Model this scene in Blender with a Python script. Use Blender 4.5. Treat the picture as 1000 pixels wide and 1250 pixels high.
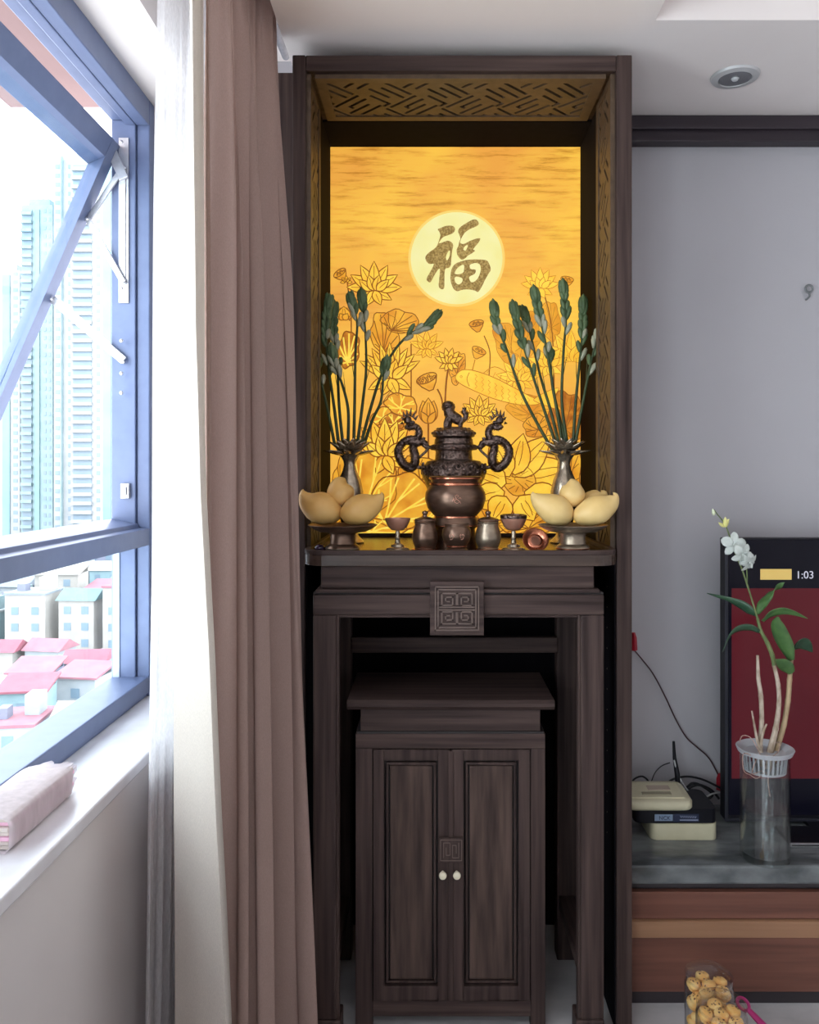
import bpy, bmesh, math, random
from mathutils import Vector, Matrix, Quaternion
from mathutils.geometry import tessellate_polygon
from math import sin, cos, pi, radians, sqrt

random.seed(7)
SC = bpy.context.scene
for _o in list(bpy.data.objects):
    bpy.data.objects.remove(_o)

# ---------------------------------------------------------------- camera
CAM_H = 1.5
F = 1000.0; VX = 526.0; VY = 575.0          # focal length and vanishing point in photo pixels (1000 x 1250)
cd = bpy.data.cameras.new('camera'); cam = bpy.data.objects.new('camera', cd)
SC.collection.objects.link(cam)
cam.location = (0, 0, CAM_H); cam.rotation_euler = (radians(90), 0, 0)
cd.sensor_fit = 'HORIZONTAL'; cd.sensor_width = 36.0; cd.lens = 36.0 * F / 1000.0
cd.shift_x = (500.0 - VX) / 1000.0
cd.shift_y = -(625.0 - VY) / 1000.0
cd.clip_start = 0.05; cd.clip_end = 3000
SC.camera = cam

# ---------------------------------------------------------------- sky
w = bpy.data.worlds.new('sky'); SC.world = w; w.use_nodes = True
nt = w.node_tree; nt.nodes.clear()
wo = nt.nodes.new('ShaderNodeOutputWorld'); wb = nt.nodes.new('ShaderNodeBackground')
tc = nt.nodes.new('ShaderNodeTexCoord'); sx = nt.nodes.new('ShaderNodeSeparateXYZ'); cr = nt.nodes.new('ShaderNodeValToRGB')
cr.color_ramp.elements[0].position = 0.0; cr.color_ramp.elements[0].color = (0.94, 0.98, 1.0, 1)
cr.color_ramp.elements[1].position = 0.5; cr.color_ramp.elements[1].color = (0.97, 0.975, 1.0, 1)
nt.links.new(tc.outputs['Generated'], sx.inputs[0]); nt.links.new(sx.outputs['Z'], cr.inputs[0])
nt.links.new(cr.outputs[0], wb.inputs['Color']); nt.links.new(wb.outputs[0], wo.inputs['Surface'])
wb.inputs['Strength'].default_value = 7.8

# daylight portals in the window and the added opening behind the camera (sampling aid only, they emit nothing themselves)
def portal(name, loc, rot, sx_, sy_):
    l = bpy.data.lights.new(name, 'AREA'); l.shape = 'RECTANGLE'; l.size = sx_; l.size_y = sy_
    l.cycles.is_portal = True
    o = bpy.data.objects.new(name, l); o.location = loc; o.rotation_euler = rot; SC.collection.objects.link(o)
portal('window_portal', (-1.10, 1.45, 1.73), (0, radians(-90), 0), 1.9, 2.4)
portal('added_opening_portal', (-1.02, -1.25, 1.25), (0, radians(-90), 0), 2.4, 2.4)

# ---------------------------------------------------------------- exposure
SC.view_settings.view_transform = 'Standard'; SC.view_settings.look = 'None'
SC.view_settings.gamma = 1.0; SC.view_settings.use_curve_mapping = False
SC.view_settings.exposure = 0.0
try:
    SC.cycles.max_bounces = 10; SC.cycles.diffuse_bounces = 6; SC.cycles.transparent_max_bounces = 40
    SC.cycles.sample_clamp_indirect = 6.0; SC.cycles.caustics_reflective = False; SC.cycles.caustics_refractive = False
except Exception:
    pass

# ================================================================ helpers
COL = SC.collection
WL = {}
def s2l(c):
    c = c / 255.0
    return c / 12.92 if c <= 0.04045 else ((c + 0.055) / 1.055) ** 2.4
def RGB(r, g, b): return (s2l(r), s2l(g), s2l(b), 1.0)
def P(px, py, Y): return Vector(((px - VX) / F * Y, Y, CAM_H - (py - VY) / F * Y))

class MB:
    def __init__(s): s.v = []; s.f = []; s.mi = []; s.cur = 0; s.flat = set()
    def _f(s, idx): s.f.append(idx); s.mi.append(s.cur)
    def box(s, x0, x1, y0, y1, z0, z1, M=None):
        b = len(s.v)
        vs = [Vector((x, y, z)) for z in (z0, z1) for y in (y0, y1) for x in (x0, x1)]
        if M is not None: vs = [M @ q for q in vs]
        s.v += vs
        for q in ((0, 2, 3, 1), (4, 5, 7, 6), (0, 1, 5, 4), (2, 6, 7, 3), (0, 4, 6, 2), (1, 3, 7, 5)):
            s.flat.add(len(s.f)); s._f([b + i for i in q])
        return s
    def bar(s, a, b, wd, th, up=Vector((0, 0, 1))):
        a = Vector(a); b = Vector(b); d = b - a; L = d.length; d.normalize()
        u = up - d * up.dot(d)
        if u.length < 1e-5: u = Vector((1, 0, 0)) - d * d.x
        u.normalize(); r = d.cross(u)
        M = Matrix((( d.x, r.x, u.x, a.x), (d.y, r.y, u.y, a.y), (d.z, r.z, u.z, a.z), (0, 0, 0, 1)))
        return s.box(0, L, -wd / 2, wd / 2, -th / 2, th / 2, M)
    def tube(s, pts, r, n=8, closed=False, caps=True, sq=1.0, ref=None):
        pts = [Vector(p) for p in pts]; m = len(pts)
        rr = list(r) if isinstance(r, (list, tuple)) else [r] * m
        b = len(s.v); up = None
        for i in range(m):
            if closed: t = pts[(i + 1) % m] - pts[i - 1]
            else: t = pts[min(i + 1, m - 1)] - pts[max(i - 1, 0)]
            if t.length < 1e-9: t = Vector((0, 0, 1))
            t.normalize()
            if up is None:
                a = Vector(ref) if ref is not None else (Vector((0, 0, 1)) if abs(t.z) < 0.9 else Vector((1, 0, 0)))
                up = a
            up = up - t * up.dot(t)
            if up.length < 1e-5: up = Vector((1, 0, 0)) - t * t.x
            up.normalize(); sd = t.cross(up)
            for k in range(n):
                an = 2 * pi * k / n
                s.v.append(pts[i] + up * (cos(an) * rr[i] * sq) + sd * (sin(an) * rr[i]))
        for i in range(m if closed else m - 1):
            j = (i + 1) % m
            for k in range(n):
                s._f([b + i * n + k, b + i * n + (k + 1) % n, b + j * n + (k + 1) % n, b + j * n + k])
        if caps and not closed:
            s._f([b + k for k in reversed(range(n))]); s._f([b + (m - 1) * n + k for k in range(n)])
        return s
    def lathe(s, c, prof, n=32, M=None, lobes=0, la=0.0):
        c = Vector(c); b = len(s.v); m = len(prof)
        for (r, z) in prof:
            for k in range(n):
                a = 2 * pi * k / n
                rr = r * (1 + la * cos(lobes * a)) if lobes else r
                q = Vector((rr * cos(a), rr * sin(a), z))
                if M is not None: q = M @ q
                s.v.append(c + q)
        for i in range(m - 1):
            for k in range(n):
                s._f([b + i * n + k, b + i * n + (k + 1) % n, b + (i + 1) * n + (k + 1) % n, b + (i + 1) * n + k])
        if prof[0][0] > 1e-6: s._f([b + k for k in reversed(range(n))])
        if prof[-1][0] > 1e-6: s._f([b + (m - 1) * n + k for k in range(n)])
        return s
    def ell(s, c, rad, M=None, nu=12, nv=8):
        prof = []
        b = len(s.v); c = Vector(c)
        for j in range(nv + 1):
            th = -pi / 2 + pi * j / nv
            for k in range(nu):
                a = 2 * pi * k / nu
                q = Vector((rad[0] * cos(th) * cos(a), rad[1] * cos(th) * sin(a), rad[2] * sin(th)))
                if M is not None: q = M @ q
                s.v.append(c + q)
        for j in range(nv):
            for k in range(nu):
                s._f([b + j * nu + k, b + j * nu + (k + 1) % nu, b + (j + 1) * nu + (k + 1) % nu, b + (j + 1) * nu + k])
        return s
    def prism(s, loops, fn, t0, t1):
        """loops: outer + holes as 2D lists; fn(x, y, t) -> world point; extrudes from t0 to t1"""
        flat = [p for lp in loops for p in lp]
        b = len(s.v); n = len(flat)
        for t in (t0, t1):
            for p in flat: s.v.append(Vector(fn(p[0], p[1], t)))
        tris = tessellate_polygon([[Vector((p[0], p[1], 0)) for p in lp] for lp in loops])
        for t in tris:
            s._f([b + i for i in t]); s._f([b + n + i for i in reversed(t)])
        o = 0
        for lp in loops:
            m = len(lp)
            for i in range(m):
                s._f([b + o + i, b + o + (i + 1) % m, b + n + o + (i + 1) % m, b + n + o + i])
            o += m
        return s
    def grid(s, pts):
        b = len(s.v); nr = len(pts); nc = len(pts[0])
        for row in pts: s.v += [Vector(p) for p in row]
        for i in range(nr - 1):
            for j in range(nc - 1):
                s._f([b + i * nc + j, b + i * nc + j + 1, b + (i + 1) * nc + j + 1, b + (i + 1) * nc + j])
        return s
    def blade(s, pts, wd, side, cup=0.15):
        """leaf blade: centre path, half widths, side vector; slight V cross-section"""
        side = Vector(side).normalized(); rows = []
        pts = [Vector(p) for p in pts]
        for i, p in enumerate(pts):
            t = (pts[min(i + 1, len(pts) - 1)] - pts[max(i - 1, 0)]).normalized()
            sd = (side - t * side.dot(t)).normalized(); nn = t.cross(sd)
            ww = wd[i]
            rows.append([p - sd * ww + nn * ww * cup, p - sd * ww * .5 + nn * ww * cup * .3, p, p + sd * ww * .5 + nn * ww * cup * .3, p + sd * ww + nn * ww * cup])
        return s.grid(rows)
    def build(s, name, mats, parent=None, smooth=False, bevel=0.0, segs=2, solid=0.0, angle=40, label=None, subsurf=0):
        me = bpy.data.meshes.new(name)
        pw = WL.get(parent, Vector((0, 0, 0))) if parent is not None else None
        if parent is None:
            xs = [q.x for q in s.v]; ys = [q.y for q in s.v]; zs = [q.z for q in s.v]
            org = Vector(((min(xs) + max(xs)) / 2, (min(ys) + max(ys)) / 2, min(zs)))
        else: org = pw
        me.from_pydata([tuple(q - org) for q in s.v], [], s.f)
        ml = mats if isinstance(mats, (list, tuple)) else [mats]
        for m in ml: me.materials.append(m)
        if len(ml) > 1:
            for p, k in zip(me.polygons, s.mi): p.material_index = k
        bm = bmesh.new(); bm.from_mesh(me); bmesh.ops.remove_doubles(bm, verts=bm.verts, dist=1e-6)
        bmesh.ops.recalc_face_normals(bm, faces=bm.faces); bm.to_mesh(me); bm.free()
        if smooth:
            for p in me.polygons: p.use_smooth = True
            try: me.set_sharp_from_angle(angle=radians(angle))
            except Exception: pass
        o = bpy.data.objects.new(name, me); COL.objects.link(o)
        if parent is not None: o.parent = parent; WL[o] = pw
        else: o.location = org; WL[o] = org
        if solid:
            md = o.modifiers.new('solid', 'SOLIDIFY'); md.thickness = solid; md.offset = 0
        if bevel:
            md = o.modifiers.new('bevel', 'BEVEL'); md.width = bevel; md.segments = segs; md.limit_method = 'ANGLE'; md.angle_limit = radians(50)
        if subsurf:
            md = o.modifiers.new('sub', 'SUBSURF'); md.levels = subsurf; md.render_levels = subsurf
        if label: o['label'] = label
        return o

def thing(name, label, cat, loc, group=None):
    o = bpy.data.objects.new(name, None); COL.objects.link(o); o.location = loc; o.empty_display_size = 0.05
    WL[o] = Vector(loc); o['label'] = label; o['category'] = cat
    if group: o['group'] = group
    return o
def tag(o, label, cat, group=None):
    o['label'] = label; o['category'] = cat
    if group: o['group'] = group
    return o
def struct(o): o['kind'] = 'structure'; return o
def structE(name, loc):
    o = bpy.data.objects.new(name, None); COL.objects.link(o); o.location = loc; WL[o] = Vector(loc); o['kind'] = 'structure'; o.empty_display_size = .05
    return o
def dup_tree(o, loc, label=None, group=None, rotz=0.0):
    c = o.copy(); COL.objects.link(c); c.location = loc; c.rotation_euler = (0, 0, rotz)
    if label: c['label'] = label
    if group: c['group'] = group
    for ch in list(o.children):
        d = ch.copy(); COL.objects.link(d); d.parent = c
        for g in list(ch.children):
            e = g.copy(); COL.objects.link(e); e.parent = d
    return c
def spline(pts, n=8, closed=False):
    """Catmull-Rom through points (tuples of any length)"""
    m = len(pts); out = []
    dim = len(pts[0])
    rng = m if closed else m - 1
    for i in range(rng):
        if closed: p0, p1, p2, p3 = pts[i - 1], pts[i], pts[(i + 1) % m], pts[(i + 2) % m]
        else: p0, p1, p2, p3 = pts[max(i - 1, 0)], pts[i], pts[i + 1], pts[min(i + 2, m - 1)]
        for k in range(n):
            t = k / n; t2 = t * t; t3 = t2 * t
            out.append(tuple(0.5 * (2 * p1[d] + (p2[d] - p0[d]) * t + (2 * p0[d] - 5 * p1[d] + 4 * p2[d] - p3[d]) * t2 + (3 * p1[d] - p0[d] - 3 * p2[d] + p3[d]) * t3) for d in range(dim)))
    if not closed: out.append(tuple(pts[-1]))
    return out
def interp(tab, x):
    if x <= tab[0][0]: return tab[0][1]
    for (a, b), (c, d) in zip(tab, tab[1:]):
        if x <= c:
            t = (x - a) / (c - a); return b + (d - b) * t
    return tab[-1][1]

# ---------------------------------------------------------------- materials
def base_mat(name):
    m = bpy.data.materials.new(name); m.use_nodes = True
    return m, m.node_tree, m.node_tree.nodes['Principled BSDF']
def node(nt, t, **kw):
    n = nt.nodes.new(t)
    for k, v in kw.items(): setattr(n, k, v)
    return n
def mat(name, c1, c2=None, rough=0.5, metal=0.0, scale=(8, 8, 8), bump=0.0, spec=0.5, detail=4.0, trans=0.0, contrast=(0.3, 0.7), coat=0.0, bscale=None):
    m, nt, b = base_mat(name)
    b.inputs['Roughness'].default_value = rough; b.inputs['Metallic'].default_value = metal
    b.inputs['Specular IOR Level'].default_value = spec
    if coat: b.inputs['Coat Weight'].default_value = coat; b.inputs['Coat Roughness'].default_value = .15
    tcn = node(nt, 'ShaderNodeTexCoord'); mp = node(nt, 'ShaderNodeMapping'); mp.inputs['Scale'].default_value = scale
    nt.links.new(tcn.outputs['Object'], mp.inputs[0])
    nz = node(nt, 'ShaderNodeTexNoise'); nz.inputs['Detail'].default_value = detail; nz.inputs['Scale'].default_value = 1.0
    nt.links.new(mp.outputs[0], nz.inputs['Vector'])
    if c2 is None: c2 = tuple(min(1, x * 1.12) for x in c1[:3]) + (1,)
    r = node(nt, 'ShaderNodeValToRGB'); r.color_ramp.elements[0].position = contrast[0]; r.color_ramp.elements[1].position = contrast[1]
    r.color_ramp.elements[0].color = c1; r.color_ramp.elements[1].color = c2
    nt.links.new(nz.outputs[0], r.inputs[0]); nt.links.new(r.outputs[0], b.inputs['Base Color'])
    if bump:
        bp = node(nt, 'ShaderNodeBump'); bp.inputs['Strength'].default_value = bump; bp.inputs['Distance'].default_value = 0.01
        src = nz
        if bscale:
            src = node(nt, 'ShaderNodeTexNoise'); src.inputs['Scale'].default_value = bscale; src.inputs['Detail'].default_value = 3
            nt.links.new(tcn.outputs['Object'], src.inputs['Vector'])
        nt.links.new(src.outputs[0], bp.inputs['Height']); nt.links.new(bp.outputs[0], b.inputs['Normal'])
    return m
def glow(name, c1, c2, strength=1.0, scale=(8, 8, 8), contrast=(0.35, 0.65), detail=6.0):
    m, nt, b = base_mat(name)
    tcn = node(nt, 'ShaderNodeTexCoord'); mp = node(nt, 'ShaderNodeMapping'); mp.inputs['Scale'].default_value = scale
    nt.links.new(tcn.outputs['Object'], mp.inputs[0])
    nz = node(nt, 'ShaderNodeTexNoise'); nz.inputs['Detail'].default_value = detail; nz.inputs['Scale'].default_value = 1.0
    nt.links.new(mp.outputs[0], nz.inputs['Vector'])
    r = node(nt, 'ShaderNodeValToRGB'); r.color_ramp.elements[0].position = contrast[0]; r.color_ramp.elements[1].position = contrast[1]
    r.color_ramp.elements[0].color = c1; r.color_ramp.elements[1].color = c2
    nt.links.new(nz.outputs[0], r.inputs[0]); nt.links.new(r.outputs[0], b.inputs['Emission Color'])
    b.inputs['Emission Strength'].default_value = strength
    b.inputs['Base Color'].default_value = tuple(x * 0.25 for x in c1[:3]) + (1,); b.inputs['Roughness'].default_value = .5
    return m
def thin_glass(name, tint=(0.95, 0.98, 1.0, 1), refl=0.12, rough=0.02):
    m = bpy.data.materials.new(name); m.use_nodes = True; nt = m.node_tree; nt.nodes.clear()
    o = node(nt, 'ShaderNodeOutputMaterial'); mx = node(nt, 'ShaderNodeMixShader'); t = node(nt, 'ShaderNodeBsdfTransparent'); g = node(nt, 'ShaderNodeBsdfGlossy')
    lw = node(nt, 'ShaderNodeLayerWeight'); lw.inputs['Blend'].default_value = .5
    pw = node(nt, 'ShaderNodeMath', operation='POWER'); pw.inputs[1].default_value = 4.0
    ml = node(nt, 'ShaderNodeMath', operation='MULTIPLY_ADD'); ml.inputs[1].default_value = refl * 2.2; ml.inputs[2].default_value = .015 + refl * .12
    nt.links.new(lw.outputs['Facing'], pw.inputs[0]); nt.links.new(pw.outputs[0], ml.inputs[0])
    t.inputs[0].default_value = tint; g.inputs['Roughness'].default_value = rough
    nt.links.new(ml.outputs[0], mx.inputs[0]); nt.links.new(t.outputs[0], mx.inputs[1]); nt.links.new(g.outputs[0], mx.inputs[2]); nt.links.new(mx.outputs[0], o.inputs[0])
    return m
def cloth_mat(name, col, translucency=0.3, transp=0.0, weave=900.0, col2=None):
    m = bpy.data.materials.new(name); m.use_nodes = True; nt = m.node_tree; nt.nodes.clear()
    o = node(nt, 'ShaderNodeOutputMaterial'); d = node(nt, 'ShaderNodeBsdfDiffuse'); tl = node(nt, 'ShaderNodeBsdfTranslucent')
    tcn = node(nt, 'ShaderNodeTexCoord'); mp = node(nt, 'ShaderNodeMapping'); mp.inputs['Scale'].default_value = (weave, weave, weave * .25)
    nz = node(nt, 'ShaderNodeTexNoise'); nz.inputs['Scale'].default_value = 1.0; nz.inputs['Detail'].default_value = 2
    nt.links.new(tcn.outputs['Object'], mp.inputs[0]); nt.links.new(mp.outputs[0], nz.inputs['Vector'])
    r = node(nt, 'ShaderNodeValToRGB'); c2 = col2 or tuple(x * .85 for x in col[:3]) + (1,)
    r.color_ramp.elements[0].color = c2; r.color_ramp.elements[1].color = col; r.color_ramp.elements[0].position = .3; r.color_ramp.elements[1].position = .7
    nt.links.new(nz.outputs[0], r.inputs[0]); nt.links.new(r.outputs[0], d.inputs[0]); nt.links.new(r.outputs[0], tl.inputs[0])
    mx = node(nt, 'ShaderNodeMixShader'); mx.inputs[0].default_value = translucency
    nt.links.new(d.outputs[0], mx.inputs[1]); nt.links.new(tl.outputs[0], mx.inputs[2])
    if transp:
        tr = node(nt, 'ShaderNodeBsdfTransparent'); m2 = node(nt, 'ShaderNodeMixShader'); m2.inputs[0].default_value = transp
        nt.links.new(mx.outputs[0], m2.inputs[1]); nt.links.new(tr.outputs[0], m2.inputs[2]); nt.links.new(m2.outputs[0], o.inputs[0])
    else: nt.links.new(mx.outputs[0], o.inputs[0])
    return m

WA = RGB(47, 36, 35); WB_ = RGB(87, 71, 67)
WOODV = mat('dark_wood_upright', WA, WB_, .5, spec=.16, scale=(60, 60, 2.2), bump=.08, contrast=(.3, .75))
WOODH = mat('dark_wood_level', WA, WB_, .5, spec=.16, scale=(2.2, 60, 60), bump=.08, contrast=(.3, .75))
WOODD = mat('dark_wood_depth', WA, WB_, .5, spec=.16, scale=(60, 2.2, 60), bump=.08, contrast=(.3, .75))
WGROOVE = mat('wood_groove', RGB(30, 24, 25), rough=.6)
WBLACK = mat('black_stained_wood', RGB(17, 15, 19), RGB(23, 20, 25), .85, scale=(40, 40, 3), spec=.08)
WLACQ = mat('lacquered_table_top', RGB(52, 40, 35), RGB(78, 62, 54), .22, scale=(2.2, 60, 60), bump=.04)
FRET = mat('fretwork_wood', RGB(78, 62, 48), RGB(98, 78, 60), .5, scale=(40, 40, 40), bump=.05)
WALLP = mat('white_wall_paint', RGB(216, 209, 207), RGB(222, 215, 213), .85, scale=(3, 3, 3), bump=.02, bscale=160)
WALLG = mat('grey_wall_paint', RGB(180, 178, 184), RGB(187, 185, 191), .8, scale=(2, 2, 2), bump=.02, bscale=160)
CEILP = mat('ceiling_paint', RGB(240, 231, 229), RGB(243, 235, 233), .9, scale=(3, 3, 3))
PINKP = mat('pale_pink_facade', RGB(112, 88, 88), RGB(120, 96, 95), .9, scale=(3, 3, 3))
SILLM = mat('white_marble_sill', RGB(226, 222, 226), RGB(238, 236, 240), .22, scale=(6, 6, 6), contrast=(.4, .6))
ALU = mat('blue_grey_aluminium', RGB(90, 102, 134), RGB(97, 109, 141), .4, metal=.25, scale=(20, 20, 20))
STEEL = mat('stainless_steel', RGB(190, 190, 195), RGB(205, 205, 210), .35, metal=.8, scale=(60, 60, 60))
GLASSW = thin_glass('window_glass', (0.94, 0.985, 1.0, 1), .06)
FLOORM = mat('grey_polished_tile', RGB(168, 166, 168), RGB(206, 204, 205), .12, scale=(3, 5, 3), contrast=(.35, .65), detail=8)
MARBLE = mat('grey_marble', RGB(74, 78, 80), RGB(128, 132, 134), .16, scale=(6, 14, 9), contrast=(.35, .68), detail=9)
CONSW = mat('red_brown_wood', RGB(92, 56, 46), RGB(116, 74, 60), .45, scale=(2.0, 40, 50), bump=.05)
CONSL = mat('tan_wood_strip', RGB(142, 104, 78), RGB(158, 118, 90), .45, scale=(2.0, 40, 50))
CONSD = mat('dark_plinth', RGB(44, 38, 42), rough=.5)
CURT = cloth_mat('taupe_curtain_cloth', RGB(172, 147, 139), .14)
CURTL = cloth_mat('cream_curtain_lining', RGB(222, 214, 205), .3)
SHEER = cloth_mat('white_sheer_voile', RGB(246, 245, 248), .42, transp=.2, weave=300)

# ================================================================ room shell
ZC = 2.656; YB = 2.72; XW = -0.715; XG = -0.875; XO = -0.992; ZS = 0.80
YR = -2.8; XR = 3.2; ZP = 2.86
WY0, WY1 = 0.35, 2.596
m = MB(); m.box(XO, XR + .15, YR - .15, YB + .15, -.12, 0); struct(m.build('floor', FLOORM))
DY0, DY1 = -2.45, -.05        # unseen opening added in the same wall to let in daylight
m = MB(); m.box(XO, XW, DY1, YB, 0, ZS - .03); m.box(XO, XW, WY1, YB, ZS - .03, ZC); m.box(XO, XW, DY1, WY0, ZS - .03, ZC); m.box(XO, XW, YR, DY0, 0, ZC); m.box(XO, XW, DY0, DY1, 2.45, ZC); m.box(XO, XW, YR, YB, ZC, ZP + .1)
struct(m.build('wall_left', WALLP))
m = MB(); m.box(XO, XR + .15, YB, YB + .15, 0, ZP + .1); struct(m.build('wall_back', WALLG))
m = MB(); m.box(XR, XR + .15, YR, YB, 0, ZP + .1); struct(m.build('wall_right', WALLP))
m = MB(); m.box(XO, XR + .15, YR - .15, YR, 0, ZP + .1)
struct(m.build('wall_rear', WALLP))
# ceiling: lowered gypsum with a curtain pocket along the window wall and a raised coffer
XK = -0.395; RX = 0.576; RY = 2.10
m = MB()
m.box(XW, XK, YR, YB, ZP, ZP + .1)                      # pocket top
m.box(XK, RX, YR, YB, ZC, ZP + .1)
m.box(RX, XR, RY, YB, ZC, ZP + .1)
m.box(RX, 2.7, -2.2, RY, ZC + .16, ZP + .1)
m.box(2.7, XR, YR, RY, ZC, ZP + .1); m.box(RX, 2.7, YR, -2.2, ZC, ZP + .1)
struct(m.build('ceiling', CEILP))
m = MB(); m.box(.541, XR, YB - .05, YB, ZC - .082, ZC); m.box(.541, XR, YB - .062, YB - .05, ZC - .045, ZC)
struct(m.build('trim_1', mat('dark_cornice_wood', RGB(44, 36, 44), RGB(54, 45, 52), .45, scale=(2, 50, 50)), bevel=.004))
# facade ledge above the window outside, its underside seen past the open sash
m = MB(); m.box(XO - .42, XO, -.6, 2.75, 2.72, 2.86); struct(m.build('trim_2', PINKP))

# ---------------------------------------------------------------- window
WIN = structE('window_1', (XG, 1.47, ZS))
def wbox(name, *b, mt=ALU, bev=.003, parent=WIN):
    return MB().box(*b).build(name, mt, parent, bevel=bev)
m = MB(); m.box(XO, XW + .012, WY0 - .0, WY1, ZS - .03, ZS); m.build('sill', SILLM, WIN, bevel=.004)
XI = -0.99
# jambs, head, bottom rail, mullion, transoms: stepped aluminium profiles
def jamb(y0, y1, sgn):
    MB().box(XG - .04, XG, min(y0, y0 + sgn * .046), max(y0, y0 + sgn * .046), ZS, ZC - .002).box(XI, XG - .04, min(y0, y0 + sgn * .056), max(y0, y0 + sgn * .056), ZS, ZC - .002).build('jamb', ALU, WIN, bevel=.003)
jamb(WY1 - .002, 0, -1); jamb(WY0 + .002, 0, 1)
MB().box(XG - .04, XG, WY0 + .05, WY1 - .05, ZC - .082, ZC - .002).box(XI, XG - .04, WY0 + .06, WY1 - .06, ZC - .070, ZC - .002).box(XG - .07, XG - .04, WY0 + .06, WY1 - .06, ZC - .084, ZC - .070).build('head_rail', ALU, WIN, bevel=.003)
MB().box(XI, XG, WY0 + .05, WY1 - .05, ZS + .012, ZS + .062).box(XG - .02, XG - .008, WY0 + .05, WY1 - .05, ZS, ZS + .012).build('bottom_rail', ALU, WIN, bevel=.003)
MB().box(XI, XG, 1.445, 1.495, ZS + .062, ZC - .084).build('mullion', ALU, WIN, bevel=.003)
for (a, b) in ((1.495, WY1 - .05), (WY0 + .05, 1.445)):
    # transom with a sloped weather lip
    mm = MB(); mm.prism([[(XG, 1.27), (XG, 1.322), (XG - .03, 1.324), (XG - .034, 1.336), (XI, 1.352), (XI, 1.27)]], lambda x, z, t: (x, t, z), a, b)
    mm.build('transom', ALU, WIN, bevel=.002)
    MB().box(XI + .012, XI + .018, a, b, ZS + .06, 1.272).build('pane', GLASSW, WIN)
    MB().box(XI + .006, XI + .026, a, a + .012, ZS + .06, 1.27).box(XI + .006, XI + .026, b - .012, b, ZS + .06, 1.27).build('gasket', mat('pale_gasket', RGB(170, 178, 196)), WIN)
# open top-hung sashes
TH = radians(23.5)
def sash(a, b):
    L = 1.17; hz = 2.505; hx = XI + .03
    def M_(u, vv, t):   # u along Y, vv down the sash, t room-side thickness
        return Vector((hx - sin(TH) * vv + cos(TH) * t, u, hz - cos(TH) * vv - sin(TH) * t * -1))
    f = MB(); st = .060
    def b8(u0, u1, v0, v1, t0=-.058, t1=0.0):
        k = len(f.v)
        for v_ in (v0, v1):
            for t_ in (t0, t1):
                for u_ in (u0, u1): f.v.append(M_(u_, v_, t_))
        for q in ((0, 2, 3, 1), (4, 5, 7, 6), (0, 1, 5, 4), (2, 6, 7, 3), (0, 4, 6, 2), (1, 3, 7, 5)): f._f([k + i for i in q])
    b8(a, a + st, 0, L); b8(b - st, b, 0, L); b8(a + st, b - st, 0, st); b8(a + st, b - st, L - st, L)
    s_ = f.build('sash_frame', ALU, WIN, bevel=.003)
    f = MB(); b8(a + st, b - st, st, L - st, -.026, -.020)
    f.build('sash_pane', GLASSW, s_)
    return M_
MS = sash(1.50, WY1 - .062); sash(WY0 + .062, 1.44)
# friction stay on the far jamb: track plate, arms and restrictor
yj = WY1 - .056 - .004
hw = MB(); hw.box(-.965, -.935, yj - .004, yj + .004, 2.02, 2.53)
hw.box(-.957, -.943, yj - .008, yj - .004, 2.08, 2.40); hw.build('stay_track', STEEL, WIN)
ya = yj - .012
def arm(p, q, wd=.018): MB().bar(p, q, wd * .35, wd, Vector((1, 0, 0))).build('stay_arm', STEEL, WIN, bevel=.002)
arm((-.945, ya, 2.44), (-1.055, ya, 2.275)); arm((-1.055, ya - .006, 2.275), (-.945, ya - .006, 2.08)); arm((-1.165, ya, 2.03), (-.945, ya, 1.84), .026)
MB().bar((-.99, ya, 2.50), (-.945, ya, 2.40), .01, .03, Vector((1, 0, 0))).build('stay_bracket', STEEL, WIN, bevel=.002)
sc = MB()
for (x, z) in ((-.95, 2.06), (-.95, 2.51), (-.944, 1.835), (-.95, 1.80), (-.95, 1.90), (-1.055, 2.275), (-1.165, 2.03), (-.95, 1.74)):
    sc.ell((x, ya - .010, z), (.006, .004, .006), nu=8, nv=6)
sc.build('screw', STEEL, WIN, smooth=True)
MB().box(-.957, -.93, yj - .012, yj + .004, 1.415, 1.462).box(-.95, -.937, yj - .018, yj - .012, 1.425, 1.452).build('latch_keeper', STEEL, WIN, bevel=.002)

# glazed opening added behind the camera, unseen, to light from the left rear
WD = structE('light_opening_1', (-.92, -1.25, 0))
for y in (DY0 + .03, -1.25, DY1 - .03): MB().box(-.96, -.88, y - .03, y + .03, 0, 2.45).build('opening_post', ALU, WD)
MB().box(-.96, -.88, DY0, DY1, 2.39, 2.45).build('opening_head', ALU, WD)
MB().box(-.924, -.918, DY0 + .06, DY1 - .06, .02, 2.39).build('pane', GLASSW, WD)

# ================================================================ altar surround (tall niche cabinet)
SX0, SX1 = -.372, .541; IX0, IX1 = -.337, .499; YF = 2.20; ZT = 2.618; ZI = 2.576
SUR = thing('altar_niche', 'tall dark wood altar niche with fretwork lining framing the glowing panel', 'altar niche', ((SX0 + SX1) / 2, 2.45, 0))
MB().box(SX0, IX0, YF, YB - .001, 0, ZT).build('side_panel', WOODV, SUR, bevel=.003)
MB().box(IX1, SX1, YF, YB - .001, 0, ZT).build('side_panel', WOODV, SUR, bevel=.003)
MB().box(IX0, IX1, YF + .002, YB - .001, ZI, ZT).build('top_board', WOODH, SUR, bevel=.003)
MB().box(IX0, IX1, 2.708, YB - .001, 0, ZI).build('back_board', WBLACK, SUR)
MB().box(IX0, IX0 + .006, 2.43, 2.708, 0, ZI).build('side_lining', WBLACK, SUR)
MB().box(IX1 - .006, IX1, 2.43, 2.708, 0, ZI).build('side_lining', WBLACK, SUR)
MB().box(IX0 + .006, IX1 - .006, 2.51, 2.708, ZI - .006, ZI).build('top_lining', WBLACK, SUR)
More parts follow.
